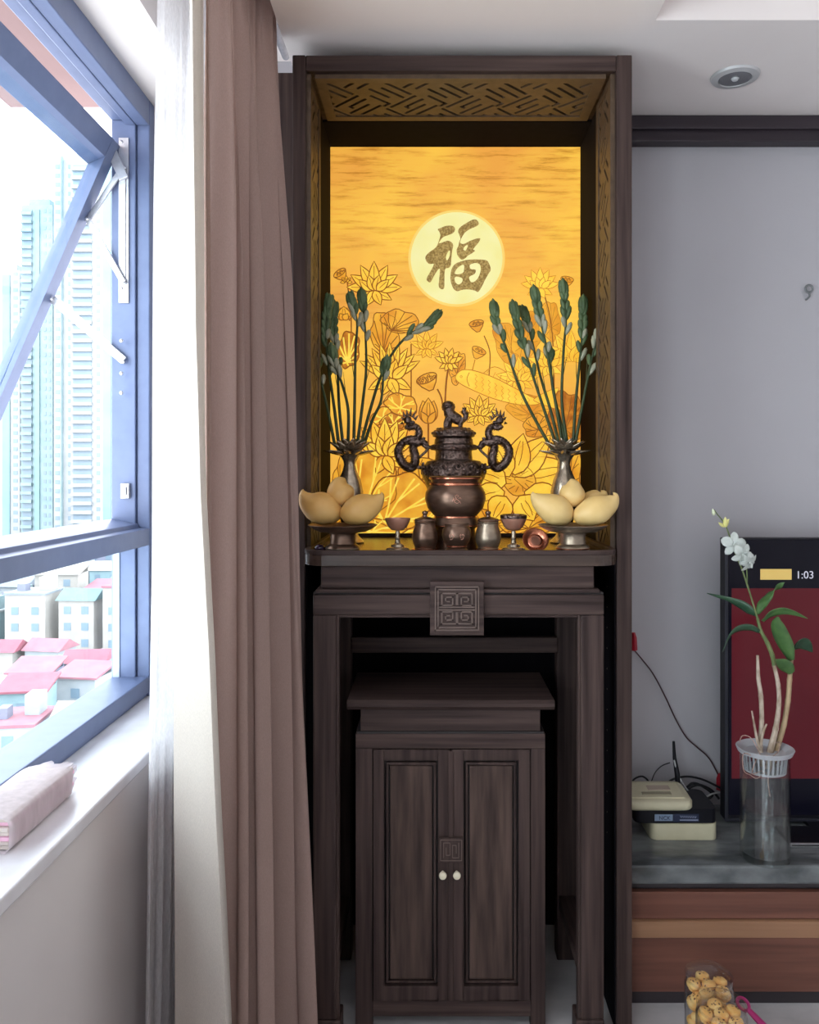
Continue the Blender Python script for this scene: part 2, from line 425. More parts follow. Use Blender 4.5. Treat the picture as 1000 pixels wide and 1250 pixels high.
MB().box(-.47, SX0, 2.30, 2.315, 0, ZT).build('gap_shade_board', WOODV, SUR)  # board added to darken the shadowed gap between curtain and niche
# diagonal key fretwork: generated on a lattice turned 45 degrees and clipped to each panel
def fret_panel(w_, h_, s_, fn, name, border):
    """board pierced by long diagonal key slots, laid out on a raster turned 45 degrees"""
    cs = s_ / 3.0; c45 = sqrt(.5); n = int((w_ + h_) / s_) + 4; slots = set()
    def run(u0, v0, u1, v1):
        a0_, b0_, a1_, b1_ = round(3 * u0), round(3 * v0), round(3 * u1), round(3 * v1)
        for a_ in range(min(a0_, a1_), max(a0_, a1_) + 1):
            for b_ in range(min(b0_, b1_), max(b0_, b1_) + 1): slots.add((a_, b_))
    for i in range(-n, n):
        for j in range(-n, n):
            u0, v0 = 4 * i, 4 * j
            if abs(u0) > n + 4 or abs(v0) > n + 4: continue
            if (i + j) % 2 == 0:
                run(u0, v0, u0 + 3.33, v0); run(u0 + .67, v0 + 1, u0 + 3.33, v0 + 1); run(u0, v0 + 2, u0 + 2.33, v0 + 2); run(u0 + 1, v0 + 3, u0 + 3.33, v0 + 3); run(u0 + 3.33, v0 + 3, u0 + 3.33, v0 + 3.66)
            else:
                run(u0, v0, u0, v0 + 3.33); run(u0 + 1, v0, u0 + 1, v0 + 2.33); run(u0 + 2, v0 + .67, u0 + 2, v0 + 3.33); run(u0 + 3, v0, u0 + 3, v0 + 2.66); run(u0 + 1, v0 + 2.33, u0 + 1.33, v0 + 2.33)
    m = MB(); N = n * 3
    def loc(a_, b_): return ((a_ - b_) * c45 * cs, (a_ + b_) * c45 * cs)
    T_, D_ = .009, .0015
    def inside(a_, b_):
        x, y = loc(a_ + .5, b_ + .5); return -.004 < x < w_ + .004 and -.004 < y < h_ + .004
    for a_ in range(-N, N):
        for b_ in range(-N, N):
            if not inside(a_, b_) or (a_, b_) in slots: continue
            cn = [loc(a_, b_), loc(a_ + 1, b_), loc(a_ + 1, b_ + 1), loc(a_, b_ + 1)]
            k = len(m.v); m.v += [fn(x, y, T_) for x, y in cn]; m._f([k, k + 1, k + 2, k + 3])
            for e, (da, db) in enumerate(((0, -1), (1, 0), (0, 1), (-1, 0))):
                if (a_ + da, b_ + db) in slots or not inside(a_ + da, b_ + db):
                    p0, p1 = cn[e], cn[(e + 1) % 4]; k = len(m.v)
                    m.v += [fn(p0[0], p0[1], T_), fn(p1[0], p1[1], T_), fn(p1[0], p1[1], D_), fn(p0[0], p0[1], D_)]; m._f([k, k + 1, k + 2, k + 3])
    bb = border
    for (x0, x1, y0, y1) in ((-bb, w_ + bb, -bb, .006), (-bb, w_ + bb, h_ - .006, h_ + bb), (-bb, .006, .006, h_ - .006), (w_ - .006, w_ + bb, .006, h_ - .006)):
        m.prism([[(x0, y0), (x1, y0), (x1, y1), (x0, y1)]], lambda x, y, t: fn(x, y, t), 0.0, .012)
    o = m.build(name, FRET, SUR)
    MB().prism([[(0, 0), (w_, 0), (w_, h_), (0, h_)]], lambda x, y, t: fn(x, y, t), 0.0, .001).build('backing_board', WBLACK, o)
fret_panel(.745, .225, .029, lambda x, y, t: Vector((-.292 + x, 2.243 + y, ZI - t)), 'ceiling_fretwork', .022)
fret_panel(.150, 1.27, .029, lambda x, y, t: Vector((IX0 + t, 2.243 + x, 1.29 + y)), 'side_fretwork', .022)
fret_panel(.150, 1.27, .029, lambda x, y, t: Vector((IX1 - t, 2.243 + x, 1.29 + y)), 'side_fretwork', .022)
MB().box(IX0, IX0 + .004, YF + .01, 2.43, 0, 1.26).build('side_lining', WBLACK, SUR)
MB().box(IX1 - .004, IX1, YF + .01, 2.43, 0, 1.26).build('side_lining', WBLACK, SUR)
PEG = mat('brass_peg', RGB(200, 190, 160), rough=.35, metal=.7)
for k in range(13):
    p = P(742.5, 716 + 25 * k, 2.30)
    MB().lathe((IX1 - .004, 2.30, p.z), [(.0001, -.004), (.0022, -.004), (.0022, 0), (.0001, 0)], 8, Matrix.Rotation(radians(-90), 3, 'Y')).build('shelf_peg', PEG, SUR)

# ================================================================ glowing lotus panel
YPAN = 2.70
AMB = bpy.data.materials.new('glowing_amber_sheet'); AMB.use_nodes = True
def amber():
    nt = AMB.node_tree; b = nt.nodes['Principled BSDF']
    tcn = node(nt, 'ShaderNodeTexCoord')
    # broad mottling of the printed sheet
    mp = node(nt, 'ShaderNodeMapping'); mp.inputs['Scale'].default_value = (2.3, 2, 3.2); mp.inputs['Location'].default_value = (.35, 0, .3)
    nz = node(nt, 'ShaderNodeTexNoise'); nz.inputs['Scale'].default_value = 1; nz.inputs['Detail'].default_value = 3
    r = node(nt, 'ShaderNodeValToRGB')
    r.color_ramp.elements[0].position = .36; r.color_ramp.elements[0].color = RGB(238, 166, 70)
    r.color_ramp.elements[1].position = .62; r.color_ramp.elements[1].color = RGB(255, 203, 76)
    # horizontal ochre streaks in the upper part of the print
    mp2 = node(nt, 'ShaderNodeMapping'); mp2.inputs['Scale'].default_value = (5, 1, 46)
    n2 = node(nt, 'ShaderNodeTexNoise'); n2.inputs['Scale'].default_value = 1; n2.inputs['Detail'].default_value = 9; n2.inputs['Roughness'].default_value = .72
    sep = node(nt, 'ShaderNodeSeparateXYZ'); mr = node(nt, 'ShaderNodeMapRange')
    mr.inputs['From Min'].default_value = .55; mr.inputs['From Max'].default_value = 1.25; mr.inputs['To Min'].default_value = .15; mr.inputs['To Max'].default_value = 1.0
    st = node(nt, 'ShaderNodeMapRange'); st.inputs['From Min'].default_value = .49; st.inputs['From Max'].default_value = .70
    mul = node(nt, 'ShaderNodeMath', operation='MULTIPLY')
    mx = node(nt, 'ShaderNodeMixRGB'); mx.inputs['Color2'].default_value = RGB(176, 108, 22)
    L = nt.links.new
    L(tcn.outputs['Object'], mp.inputs[0]); L(mp.outputs[0], nz.inputs['Vector']); L(nz.outputs[0], r.inputs[0])
    L(tcn.outputs['Object'], mp2.inputs[0]); L(mp2.outputs[0], n2.inputs['Vector']); L(n2.outputs[0], st.inputs[0])
    L(tcn.outputs['Object'], sep.inputs[0]); L(sep.outputs['Z'], mr.inputs[0])
    L(st.outputs[0], mul.inputs[0]); L(mr.outputs[0], mul.inputs[1]); L(mul.outputs[0], mx.inputs[0]); L(r.outputs[0], mx.inputs['Color1'])
    L(mx.outputs[0], b.inputs['Emission Color']); b.inputs['Emission Strength'].default_value = .95
    b.inputs['Base Color'].default_value = RGB(120, 80, 25); b.inputs['Roughness'].default_value = .5
amber()
G_MOON = glow('glowing_cream', RGB(238, 230, 150), RGB(245, 240, 176), .95, (10, 10, 10))
G_MOONR = glow('glowing_cream_rim', RGB(246, 205, 105), RGB(246, 215, 115), .95, (10, 10, 10))
G_CHAR = glow('etched_bronze_gold', RGB(132, 104, 48), RGB(186, 158, 92), .95, (170, 170, 170), (.4, .6))
G_LINE = glow('carved_brown_line', RGB(150, 84, 20), RGB(176, 104, 26), .7, (60, 60, 60))
G_LINE2 = glow('faint_ochre_line', RGB(196, 124, 30), RGB(206, 138, 40), .85, (60, 60, 60))
G_VEIN = glow('bright_vein', RGB(255, 214, 70), RGB(255, 226, 100), .95, (60, 60, 60))
G_LEAF = glow('glowing_ochre_leaf', RGB(222, 140, 34), RGB(250, 188, 58), .92, (14, 14, 14))
G_LEAFD = glow('glowing_brown_leaf', RGB(170, 92, 22), RGB(222, 146, 44), .9, (40, 40, 40))
G_PET = glow('glowing_yellow_petal', RGB(250, 186, 52), RGB(255, 216, 76), .95, (16, 16, 16))
PANEL = thing('backlit_panel', 'backlit amber panel carved with lotus flowers and a moon character', 'light panel', P(557, 655, YPAN))
XP0, XP1, ZP0, ZP1 = -.331, .493, 1.285, 2.568
MB().box(XP0, XP1, YPAN, YPAN + .008, ZP0, ZP1).build('panel_sheet', AMB, PANEL)
def pf(px, py, t): q = P(px, py, YPAN); return Vector((q.x, YPAN - t, q.z))
LAY = [0.0006]
def fill(parent_mb, loop, dt=.0011):
    LAY[0] += .0006
    parent_mb.prism([loop], pf, 0.0, LAY[0] + dt)
def line(m, pts, wpx=1.3, closed=False):
    wd = wpx * YPAN / F / 2
    q = [pf(x, y, LAY[0] + .0012) for x, y in pts]
    m.tube(q, [wd] * len(q), 4, closed=closed, sq=.28, ref=(0, -1, 0))
class Art:
    count = 0
    def __init__(s):
        s.fills = MB(); s.lines = MB(); s.veins = MB(); Art.count += 1
        LAY[0] = .0006 + .00037 * (Art.count % 9)
    def done(s, name, fm, lm=None, vm=None):
        o = None
        if s.fills.v: o = s.fills.build(name, fm, PANEL)
        if s.lines.v:
            l = s.lines.build('outline' if o else name, lm or G_LINE, o or PANEL)
            o = o or l
        if s.veins.v: s.veins.build('vein', vm or G_VEIN, o)
def petal_loop(cx, cy, ang, L, W, tip=.25, n=7):
    """pointed petal from base point outwards, ang in degrees (0 = up, clockwise)"""
    a = radians(ang); ux, uy = sin(a), -cos(a); vx, vy = cos(a), sin(a)
    left = []; right = []
    for i in range(n + 1):
        t = i / n; wv = W * .5 * (sin(pi * min(1, t ** .8)) ** .8 if t < 1 else 0)
        d = L * t
        left.append((cx + ux * d - vx * wv, cy + uy * d - vy * wv)); right.append((cx + ux * d + vx * wv, cy + uy * d + vy * wv))
    return left[:-1] + [(cx + ux * L * 1.04, cy + uy * L * 1.04)] + right[1:-1][::-1]
def petal(A, cx, cy, ang, L, W, lw=1.2, ribs=2):
    lp = petal_loop(cx, cy, ang, L, W)
    fill(A.fills, lp); line(A.lines, lp, lw, True)
    a = radians(ang); ux, uy = sin(a), -cos(a); vx, vy = cos(a), sin(a)
    for k in range(ribs):
        o = (k - (ribs - 1) / 2) * W * .24
        line(A.lines, [(cx + ux * L * t + vx * o * sin(pi * t), cy + uy * L * t + vy * o * sin(pi * t)) for t in (.25, .45, .65, .85)], lw * .6)
def flower(cx, cy, R, spread=85, n=7, sq=.45, lw=1.2, ribs=2, name='lotus_flower', fm=None, lm=None, lower=True):
    A = Art()
    if lower:
        for s_ in (-1, 1):
            petal(A, cx, cy + R * .1, s_ * 118, R * .75, R * .34, lw, ribs); petal(A, cx, cy + R * .1, s_ * 155, R * .6, R * .36, lw, ribs)
    for k in range(n):
        u = (k / (n - 1)) * 2 - 1
        order = u
    ks = sorted(range(n), key=lambda k: -abs(k - (n - 1) / 2))
    for k in ks:
        u = (k / (n - 1)) * 2 - 1
        petal(A, cx + u * R * .12, cy, u * spread, R * (1 - .08 * abs(u)), R * sq, lw, ribs)
    for k in range(4):
        u = (k / 3) * 2 - 1
        petal(A, cx + u * R * .1, cy + R * .12, u * 48, R * .62, R * .34, lw, ribs)
    A.done(name, fm or G_PET, lm)
def bud(cx, cy, L, W, lw=1.3):
    A = Art()
    petal(A, cx, cy, -14, L * .92, W * .8, lw, 0); petal(A, cx, cy, 14, L * .92, W * .8, lw, 0); petal(A, cx, cy, 0, L, W * .8, lw, 2)
    petal(A, cx, cy, -32, L * .55, W * .4, lw, 0); petal(A, cx, cy, 32, L * .55, W * .4, lw, 0)
    A.done('lotus_bud', G_LEAF)
def pod(cx, cy, R, ang, lw=1.2, seeds=9):
    A = Art(); a = radians(ang); c, s = cos(a), sin(a)
    T = lambda x, y: (cx + (x * c - y * s) * R, cy + (x * s + y * c) * R)
    top = [T(cos(t) * 1.0, -.25 + sin(t) * .42) for t in [2 * pi * i / 18 for i in range(18)]]
    cone = [T(-1, -.2), T(-.72, .35), T(-.2, .95), T(.2, .95), T(.72, .35), T(1, -.2)]
    fill(A.fills, cone); line(A.lines, cone, lw); fill(A.fills, top); line(A.lines, top, lw, True)
    k = 0
    for (rx, nn) in ((.0, 1), (.45, 5), (.78, 9)):
        for i in range(nn):
            if k >= seeds: break
            t = 2 * pi * i / nn + .3; k += 1
            q = [T(rx * cos(t) + .13 * cos(u), -.25 + rx * .40 * sin(t) + .09 * sin(u)) for u in [2 * pi * j / 7 for j in range(7)]]
            line(A.lines, q, lw * .8, True)
    A.done('seed_pod', G_LEAF)
def leaf(cx, cy, rx, ry, rot=0, nv=9, lw=1.3, wav=.07, fm=None, vein_light=False, vx0=0, vy0=0.35, lm=None):
    A = Art(); a = radians(rot); c, s = cos(a), sin(a)
    T = lambda x, y: (cx + x * rx * c - y * ry * s, cy + x * rx * s + y * ry * c)
    out = []
    for i in range(36):
        t = 2 * pi * i / 36; r = 1 + wav * sin(5 * t + cx) + wav * .6 * sin(8 * t + cy)
        out.append(T(r * cos(t), r * sin(t)))
    fill(A.fills, out); line(A.lines, out, lw, True)
    tgt = A.veins if vein_light else A.lines
    for k in range(nv):
        t = 2 * pi * (k + .3) / nv
        ex, ey = cos(t) * .9, sin(t) * .9; mx_, my_ = (vx0 + ex) / 2 + .08 * sin(3 * t), (vy0 + ey) / 2
        line(tgt, [T(vx0, vy0), T(vx0 * .6 + mx_ * .4, vy0 * .6 + my_ * .4), T(mx_, my_), T(ex, ey)], lw * (1.25 if vein_light else .9))
        if nv < 10:
            t2 = t + .28
            line(tgt, [T(mx_, my_), T(cos(t2) * .85, sin(t2) * .85)], lw * (1.2 if vein_light else .7))
    A.done('lotus_leaf', fm or G_LEAF, lm)
def stem(pts, wpx=2.0, lm=None):
    A = Art(); line(A.lines, spline(pts, 6), wpx); A.done('stem', None, lm or G_LINE)
# moon disc and the character
def disc(name, cx, cy, r, mt, t, n=64):
    m = MB(); m.prism([[(cx + r * cos(2 * pi * i / n), cy + r * sin(2 * pi * i / n)) for i in range(n)]], pf, 0.0, t); return m.build(name, mt, PANEL)
disc('moon_rim', 557.5, 315.5, 59, G_MOONR, .002); MOON = disc('moon_disc', 557.5, 315.5, 56, G_MOON, .004)
def ch(pts): return [(490 + u * .14, 245 + v * .14) for u, v in spline(pts, 3, True)]
CH = MB()
CH.prism([ch([(318, 255), (345, 243), (380, 228), (420, 223), (455, 230), (468, 255), (455, 282), (420, 300), (370, 318), (345, 345), (330, 378), (400, 355), (438, 368), (452, 395), (445, 430), (438, 480), (432, 560), (415, 588), (382, 600), (376, 680), (374, 762), (350, 774), (326, 750), (330, 690), (336, 610), (326, 598), (290, 650), (256, 712), (232, 706), (221, 684), (255, 620), (284, 556), (245, 555), (218, 530), (210, 495), (240, 458), (290, 422), (312, 396), (328, 352), (340, 310), (332, 275)]),
          ch([(410, 445), (425, 440), (420, 490), (400, 525), (388, 505), (396, 470)])], pf, 0.0, .0075)
CH.prism([ch([(495, 268), (515, 235), (560, 205), (620, 173), (655, 173), (675, 205), (655, 226), (600, 250), (562, 275), (540, 302), (522, 335), (512, 372), (545, 382), (600, 355), (660, 335), (688, 337), (670, 372), (640, 408), (625, 432), (642, 440), (615, 462), (580, 482), (560, 503), (530, 518), (505, 500), (487, 470), (482, 432), (496, 400), (504, 365), (516, 335), (505, 300)]),
          ch([(540, 428), (555, 400), (578, 390), (572, 420), (556, 442)])], pf, 0.0, .0075)
CH.prism([ch([(428, 690), (430, 640), (442, 592), (470, 556), (520, 534), (580, 520), (660, 517), (728, 522), (756, 538), (779, 600), (760, 640), (730, 692), (702, 750), (670, 798), (640, 786), (580, 776), (530, 780), (490, 792), (462, 778), (440, 740)]),
          ch([(466, 640), (480, 602), (512, 572), (544, 562), (546, 605), (538, 632), (500, 646)]),
          ch([(470, 668), (500, 668), (532, 682), (528, 715), (500, 735), (476, 722), (464, 692)]),
          ch([(598, 562), (650, 546), (684, 560), (692, 602), (680, 652), (655, 695), (622, 716), (600, 706), (592, 668), (640, 640), (646, 606), (604, 600)])], pf, 0.0, .0075)
CH.build('fortune_character', G_CHAR, PANEL)
# right side, fine faint drawing
stem([(663, 355), (672, 390), (676, 440), (676, 500)], 1.6)
for (x, y, r_) in ((659, 342, 22),):
    flower(x, y + 8, r_, 80, 7, .4, .8, 0, lm=G_LINE2)
pod(692, 343, 8, 10, .8, 6); pod(582, 397, 9, -12, 1.0); stem([(591, 410), (598, 430), (597, 458), (595, 470)], 1.3); pod(584, 430, 9, 25, .9, 6); stem([(580, 439), (576, 455)], 1.2, G_LINE2)
leaf(642, 410, 17, 30, 10, 12, .8, lm=G_LINE2); leaf(672, 392, 12, 24, -5, 12, .8, lm=G_LINE2); leaf(622, 422, 16, 30, -25, 14, .8, lm=G_LINE2)
flower(697, 438, 34, 60, 5, .35, .8, 1, lower=False, lm=G_LINE2); flower(633, 462, 26, 80, 5, .4, .8, 1, lm=G_LINE2)
flower(669, 445, 24, 70, 5, .4, .8, 0, lm=G_LINE2)
leaf(648, 500, 30, 18, 15, 9, .9, lm=G_LINE2); leaf(690, 512, 22, 34, 0, 9, 1.0, fm=G_LEAFD); leaf(655, 520, 16, 14, -20, 7, 1.0)
# carp swimming between the stems
A = Art()
body = spline([(556, 460), (564, 452), (580, 453), (605, 462), (632, 476), (652, 486), (664, 488), (655, 494), (632, 494), (600, 486), (572, 474), (560, 467)], 4, True)
fill(A.fills, body); line(A.lines, body, 1.0, True)
tail = spline([(652, 487), (668, 478), (682, 474), (676, 487), (684, 500), (668, 496), (655, 491)], 3, True); fill(A.fills, tail); line(A.lines, tail, .9, True)
line(A.lines, spline([(573, 455), (570, 463), (573, 472)], 4), .9); line(A.lines, [(563 + 1.5 * cos(t), 460 + 1.5 * sin(t)) for t in (0, 1.2, 2.4, 3.6, 4.8)], .7, True)
for i in range(9):
    for j in range(3):
        x = 580 + i * 8; y = 459 + i * 3.6 + j * 6 - (i > 6) * j
        line(A.lines, [(x, y - 2), (x + 2.5, y + 1), (x, y + 3.5)], .6)
fin = spline([(590, 456), (604, 448), (622, 458), (632, 472)], 4); line(A.lines, fin, .9)
for i in range(5): line(A.lines, [(594 + i * 8, 456 + i * 4), (598 + i * 7, 451 + i * 3.5)], .6)
A.done('carp', G_PET, G_LINE2)
# left side
stem([(424, 343), (427, 372), (427, 392)], 1.7); pod(416, 335, 8.5, -35, 1.2, 7); flower(423, 344, 7, 100, 5, .5, 1.0, 0, lower=False)
flower(457, 352, 31, 88, 7, .42, 1.3, 1)
stem([(429, 385), (429, 410)], 1.6); bud(420, 391, 16, 20, 1.1)
leaf(426, 427, 13, 22, 5, 10, 1.6, fm=G_LEAFD, vein_light=True, vx0=0, vy0=.7)
leaf(470, 408, 17, 27, -8, 10, 1.2, vx0=-.3, vy0=.8); leaf(489, 393, 23, 14, 10, 12, 1.1, vx0=-.4, vy0=.9)
flower(521, 424, 20, 70, 5, .4, 1.0, 1, lm=G_LINE2); stem([(502, 420), (502, 480), (501, 510)], 1.6)
flower(476, 458, 38, 62, 9, .30, 1.4, 1)
flower(548, 442, 17, 70, 6, .42, 1.1, 0); stem([(549, 442), (545, 465), (543, 500)], 2.2)
leaf(559, 450, 9, 20, 10, 6, .9); pod(522, 465, 13, -22, 1.4, 12); stem([(534, 475), (539, 486), (541, 500)], 2.0)
leaf(490, 494, 20, 13, 15, 6, 1.4, vein_light=True); leaf(466, 508, 16, 9, -35, 5, 1.4, vein_light=True); leaf(480, 515, 16, 11, -15, 6, 1.4, fm=G_LEAFD, vein_light=True)
bud(523, 517, 30, 21); stem([(523, 515), (523, 548), (524, 590)], 2.2)
flower(470, 552, 40, 60, 7, .42, 1.6, 1)
leaf(516, 580, 30, 22, 20, 8, 1.5); 
leaf(452, 590, 33, 38, 10, 7, 1.8, wav=.05, vein_light=True, vx0=.0, vy0=.75); leaf(489, 612, 38, 34, -25, 7, 1.8, wav=.05, vein_light=True, vx0=-.75, vy0=.45)
leaf(455, 645, 40, 12, 5, 7, 1.6, vein_light=True); leaf(512, 640, 30, 16, -20, 7, 1.6, vein_light=True)
# great open lotus, lower right, and flowers beside the censer
flower(585, 505, 22, 85, 7, .45, 1.1, 1)
A = Art()
for (x, y, an, L, W) in ((628, 585, 78, 72, 42), (626, 582, 42, 66, 36), (628, 580, 12, 50, 30), (622, 582, -28, 48, 32), (618, 590, -72, 40, 34), (616, 600, -108, 44, 34), (640, 600, 112, 56, 40), (634, 605, 150, 34, 34), (618, 606, -150, 34, 32)):
    petal(A, x, y, an, L, W, 1.6, 2)
A.done('lotus_flower', G_PET)
A = Art()
cen = spline([(612, 585), (618, 572), (632, 566), (648, 574), (654, 590), (644, 602), (626, 604)], 4, True); fill(A.fills, cen); line(A.lines, cen, 1.2, True)
for i in range(12):
    t = 2 * pi * i / 12; line(A.lines, [(633 + 9 * cos(t), 586 + 8 * sin(t)), (633 + 18 * cos(t + .2), 586 + 15 * sin(t + .2))], .9)
for i in range(7):
    t = 2 * pi * i / 7; line(A.lines, [(632 + 6 * cos(t) + 2 * cos(u), 576 + 4 * sin(t) + 1.6 * sin(u)) for u in (0, 1.05, 2.1, 3.14, 4.2, 5.2)], .8, True)
A.done('seed_heart', G_LEAF)
leaf(598, 635, 26, 14, 10, 8, 1.4); leaf(645, 640, 34, 14, -5, 8, 1.4, fm=G_LEAF); leaf(695, 575, 14, 40, 0, 8, 1.2, fm=G_LEAF); leaf(418, 600, 12, 40, 0, 8, 1.2, fm=G_LEAF)

# ================================================================ altar table
ZTB = 1.284; TX0, TX1 = -.333, .487; TYF = 2.10
TAB = thing('altar_table', 'tall dark wood altar table with square key-pattern plaque on its apron', 'table', ((TX0 + TX1) / 2, 2.4, 0))
def rrect(x0, x1, y0, y1, r, n=8):
    lp = [(x1, y1), (x0, y1)]
    for i in range(n + 1):
        t = pi + pi / 2 * i / n; lp.append((x0 + r + r * cos(t), y0 + r + r * sin(t)))
    for i in range(n + 1):
        t = -pi / 2 + pi / 2 * i / n; lp.append((x1 - r + r * cos(t), y0 + r + r * sin(t)))
    return lp
fz = lambda x, y, t: (x, y, t)
MB().prism([rrect(TX0, TX1, TYF, 2.69, .065)], fz, 1.256, ZTB).build('table_top', WLACQ, TAB, bevel=.004)
m = MB(); m.prism([rrect(TX0, TX1, TYF, 2.69, .065), rrect(TX0 + .016, TX1 - .016, TYF + .016, 2.69 - .004, .052)[::-1]], fz, ZTB, ZTB + .012)
m.build('rim_lip', WOODH, TAB, bevel=.003)
LX0, LX1 = -.304, .447
MB().box(-.285, .423, TYF + .02, 2.66, 1.196, 1.256).build('waist_band', WOODH, TAB, bevel=.004)
MB().box(-.296, .435, TYF + .008, 2.67, 1.186, 1.196).build('moulding', WOODH, TAB, bevel=.003)
MB().box(LX0 + .0, LX1, TYF + .02, 2.64, 1.181, 1.186).build('shadow_groove', WGROOVE, TAB)
YL = TYF + .012
LW = .060
MB().box(LX0, LX1, YL, YL + .055, 1.128, 1.181).build('front_apron', WOODH, TAB, bevel=.004)
MB().box(LX0 + .01, LX1 - .01, 2.52, 2.56, 1.128, 1.181).build('rear_apron', WOODH, TAB, bevel=.004)
MB().box(LX0, LX0 + .05, YL + .055, 2.52, 1.128, 1.181).build('side_apron', WOODD, TAB, bevel=.004)
MB().box(LX1 - .05, LX1, YL + .055, 2.52, 1.128, 1.181).build('side_apron', WOODD, TAB, bevel=.004)
for (x0, x1, s) in ((LX0, LX0 + LW, 1), (LX1 - LW, LX1, -1)):
    fx0, fx1 = (x0, x1 + .012) if s > 0 else (x0 - .012, x1)
    MB().box(x0, x1, YL, YL + .06, .085, 1.128).box(fx0, fx1, YL - .004, YL + .066, 0, .085).build('leg', WOODV, TAB, bevel=.004)
    MB().box(x0, x1, 2.51, 2.565, .0, 1.128).build('leg', WOODV, TAB, bevel=.004)
    xb = x1 if s > 0 else x0 - .007
    MB().box(xb, xb + .007, YL + .004, YL + .03, .085, 1.128).build('bead', WOODV, TAB, bevel=.002)
    MB().box(x0 + .005, x1 - .005, YL + .06, 2.51, .16, .20).build('stretcher', WOODD, TAB, bevel=.003)
MB().box(LX0 + LW + .007, LX1 - LW - .007, YL + .004, YL + .03, 1.121, 1.128).build('bead', WOODH, TAB, bevel=.002)
MB().box(LX0 + LW, LX1 - LW, 2.50, 2.53, .945, .992).build('stretcher', WOODH, TAB, bevel=.003)
# plaque with four square spirals
a0 = P(525, 710, TYF - .006); a1 = P(591, 776, TYF - .006)
PLQ = MB().box(a0.x, a1.x, TYF - .004, YL, a1.z, a0.z).build('key_plaque', WOODH, TAB, bevel=.002)
def plq(u, v, t):   # u,v in 0..1 across the plaque face
    return Vector((a0.x + (a1.x - a0.x) * u, TYF - .004 - t, a0.z + (a1.z - a0.z) * v))
def carved_line(m, pts, w_=.0028, h_=.0045):
    for a, b in zip(pts, pts[1:]):
        A_, B_ = plq(a[0], a[1], 0), plq(b[0], b[1], 0); d = (B_ - A_).normalized() * (w_ / 2)
        m.bar(A_ - d, B_ + d, w_, h_, Vector((0, -1, 0)))
PLW = mat('carved_wood_ridge', RGB(96, 80, 74), RGB(112, 94, 86), .4, scale=(30, 30, 30))
m = MB(); carved_line(m, [(.10, .10), (.90, .10), (.90, .90), (.10, .90), (.10, .10)], .003); m.build('ridge', PLW, PLQ)
m = MB(); carved_line(m, [(.15, .15), (.85, .15), (.85, .85), (.15, .85), (.15, .15)], .003); m.build('ridge', PLW, PLQ)
for (fx, fy) in ((0, 0), (1, 0), (0, 1), (1, 1)):
    sp = [(.49, .42), (.49, .22), (.22, .22), (.22, .44), (.42, .44), (.42, .29), (.29, .29), (.29, .37), (.36, .37)]
    m = MB(); carved_line(m, [((1 - x) if fx else x, (1 - y) if fy else y) for x, y in sp], .0034); m.build('spiral', PLW, PLQ)
m = MB(); carved_line(m, [(.18, .475), (.82, .475)], .003); carved_line(m, [(.18, .525), (.82, .525)], .003); m.build('ridge', PLW, PLQ)

# ================================================================ small cabinet under the table
CY = 2.20
CAB = thing('small_cabinet', 'small dark wood two-door cabinet under the altar table with cream knobs', 'cabinet', (.055, 2.35, 0))
q0 = P(434, 895, CY); q1 = P(666, 895, CY); BX0, BX1 = q0.x, q1.x; ZB = q0.z
k0 = P(424, 854, CY); k1 = P(677, 866, CY)
MB().prism([[(CY - .005, k0.z), (CY - .012, k0.z - .008), (CY - .012, k0.z - .016), (CY - .002, k1.z), (2.50, k1.z), (2.50, k0.z)]], lambda y, z, t: (t, y, z), k0.x, k1.x).build('cornice', WOODH, CAB, bevel=.002)
f0 = P(440, 866, CY); f1 = P(660, 893, CY)
MB().box(f0.x, f1.x, CY + .004, 2.48, ZB + .004, k1.z).build('frieze', WOODH, CAB, bevel=.002)
MB().box(BX0 + .004, BX1 - .004, CY + .002, 2.485, ZB - .002, ZB + .004).build('shadow_groove', WGROOVE, CAB)
d0 = P(455, 914, CY); d1 = P(648, 1221, CY); DX0, DX1, DZ1, DZ0 = d0.x, d1.x, d0.z, d1.z
MB().box(BX0, BX1, CY, CY + .03, DZ1, ZB - .002).build('top_rail', WOODH, CAB, bevel=.002)
MB().box(BX0, DX0, CY, CY + .035, 0, DZ1).build('stile', WOODV, CAB, bevel=.002)
MB().box(DX1, BX1, CY, CY + .035, 0, DZ1).build('stile', WOODV, CAB, bevel=.002)
zr = P(0, 1241, CY).z
MB().box(DX0, DX1, CY, CY + .03, zr, DZ0).build('bottom_rail', WOODH, CAB, bevel=.002)
m = MB(); m.box(BX0, BX0 + .018, CY + .035, 2.485, 0, ZB - .002); m.box(BX1 - .018, BX1, CY + .035, 2.485, 0, ZB - .002); m.box(BX0 + .018, BX1 - .018, 2.47, 2.485, zr, ZB - .002); m.box(BX0 + .018, BX1 - .018, CY + .035, 2.47, zr, zr + .018)
m.build('carcass', WOODV, CAB)
PANW = mat('door_panel_wood', RGB(54, 43, 40), RGB(98, 80, 73), .5, spec=.16, scale=(34, 34, 3.0), bump=.07, detail=7, contrast=(.35, .72))
KNOB = mat('cream_ceramic', RGB(226, 218, 190), RGB(236, 228, 204), .25)
xm = P(550.5, 0, CY).x
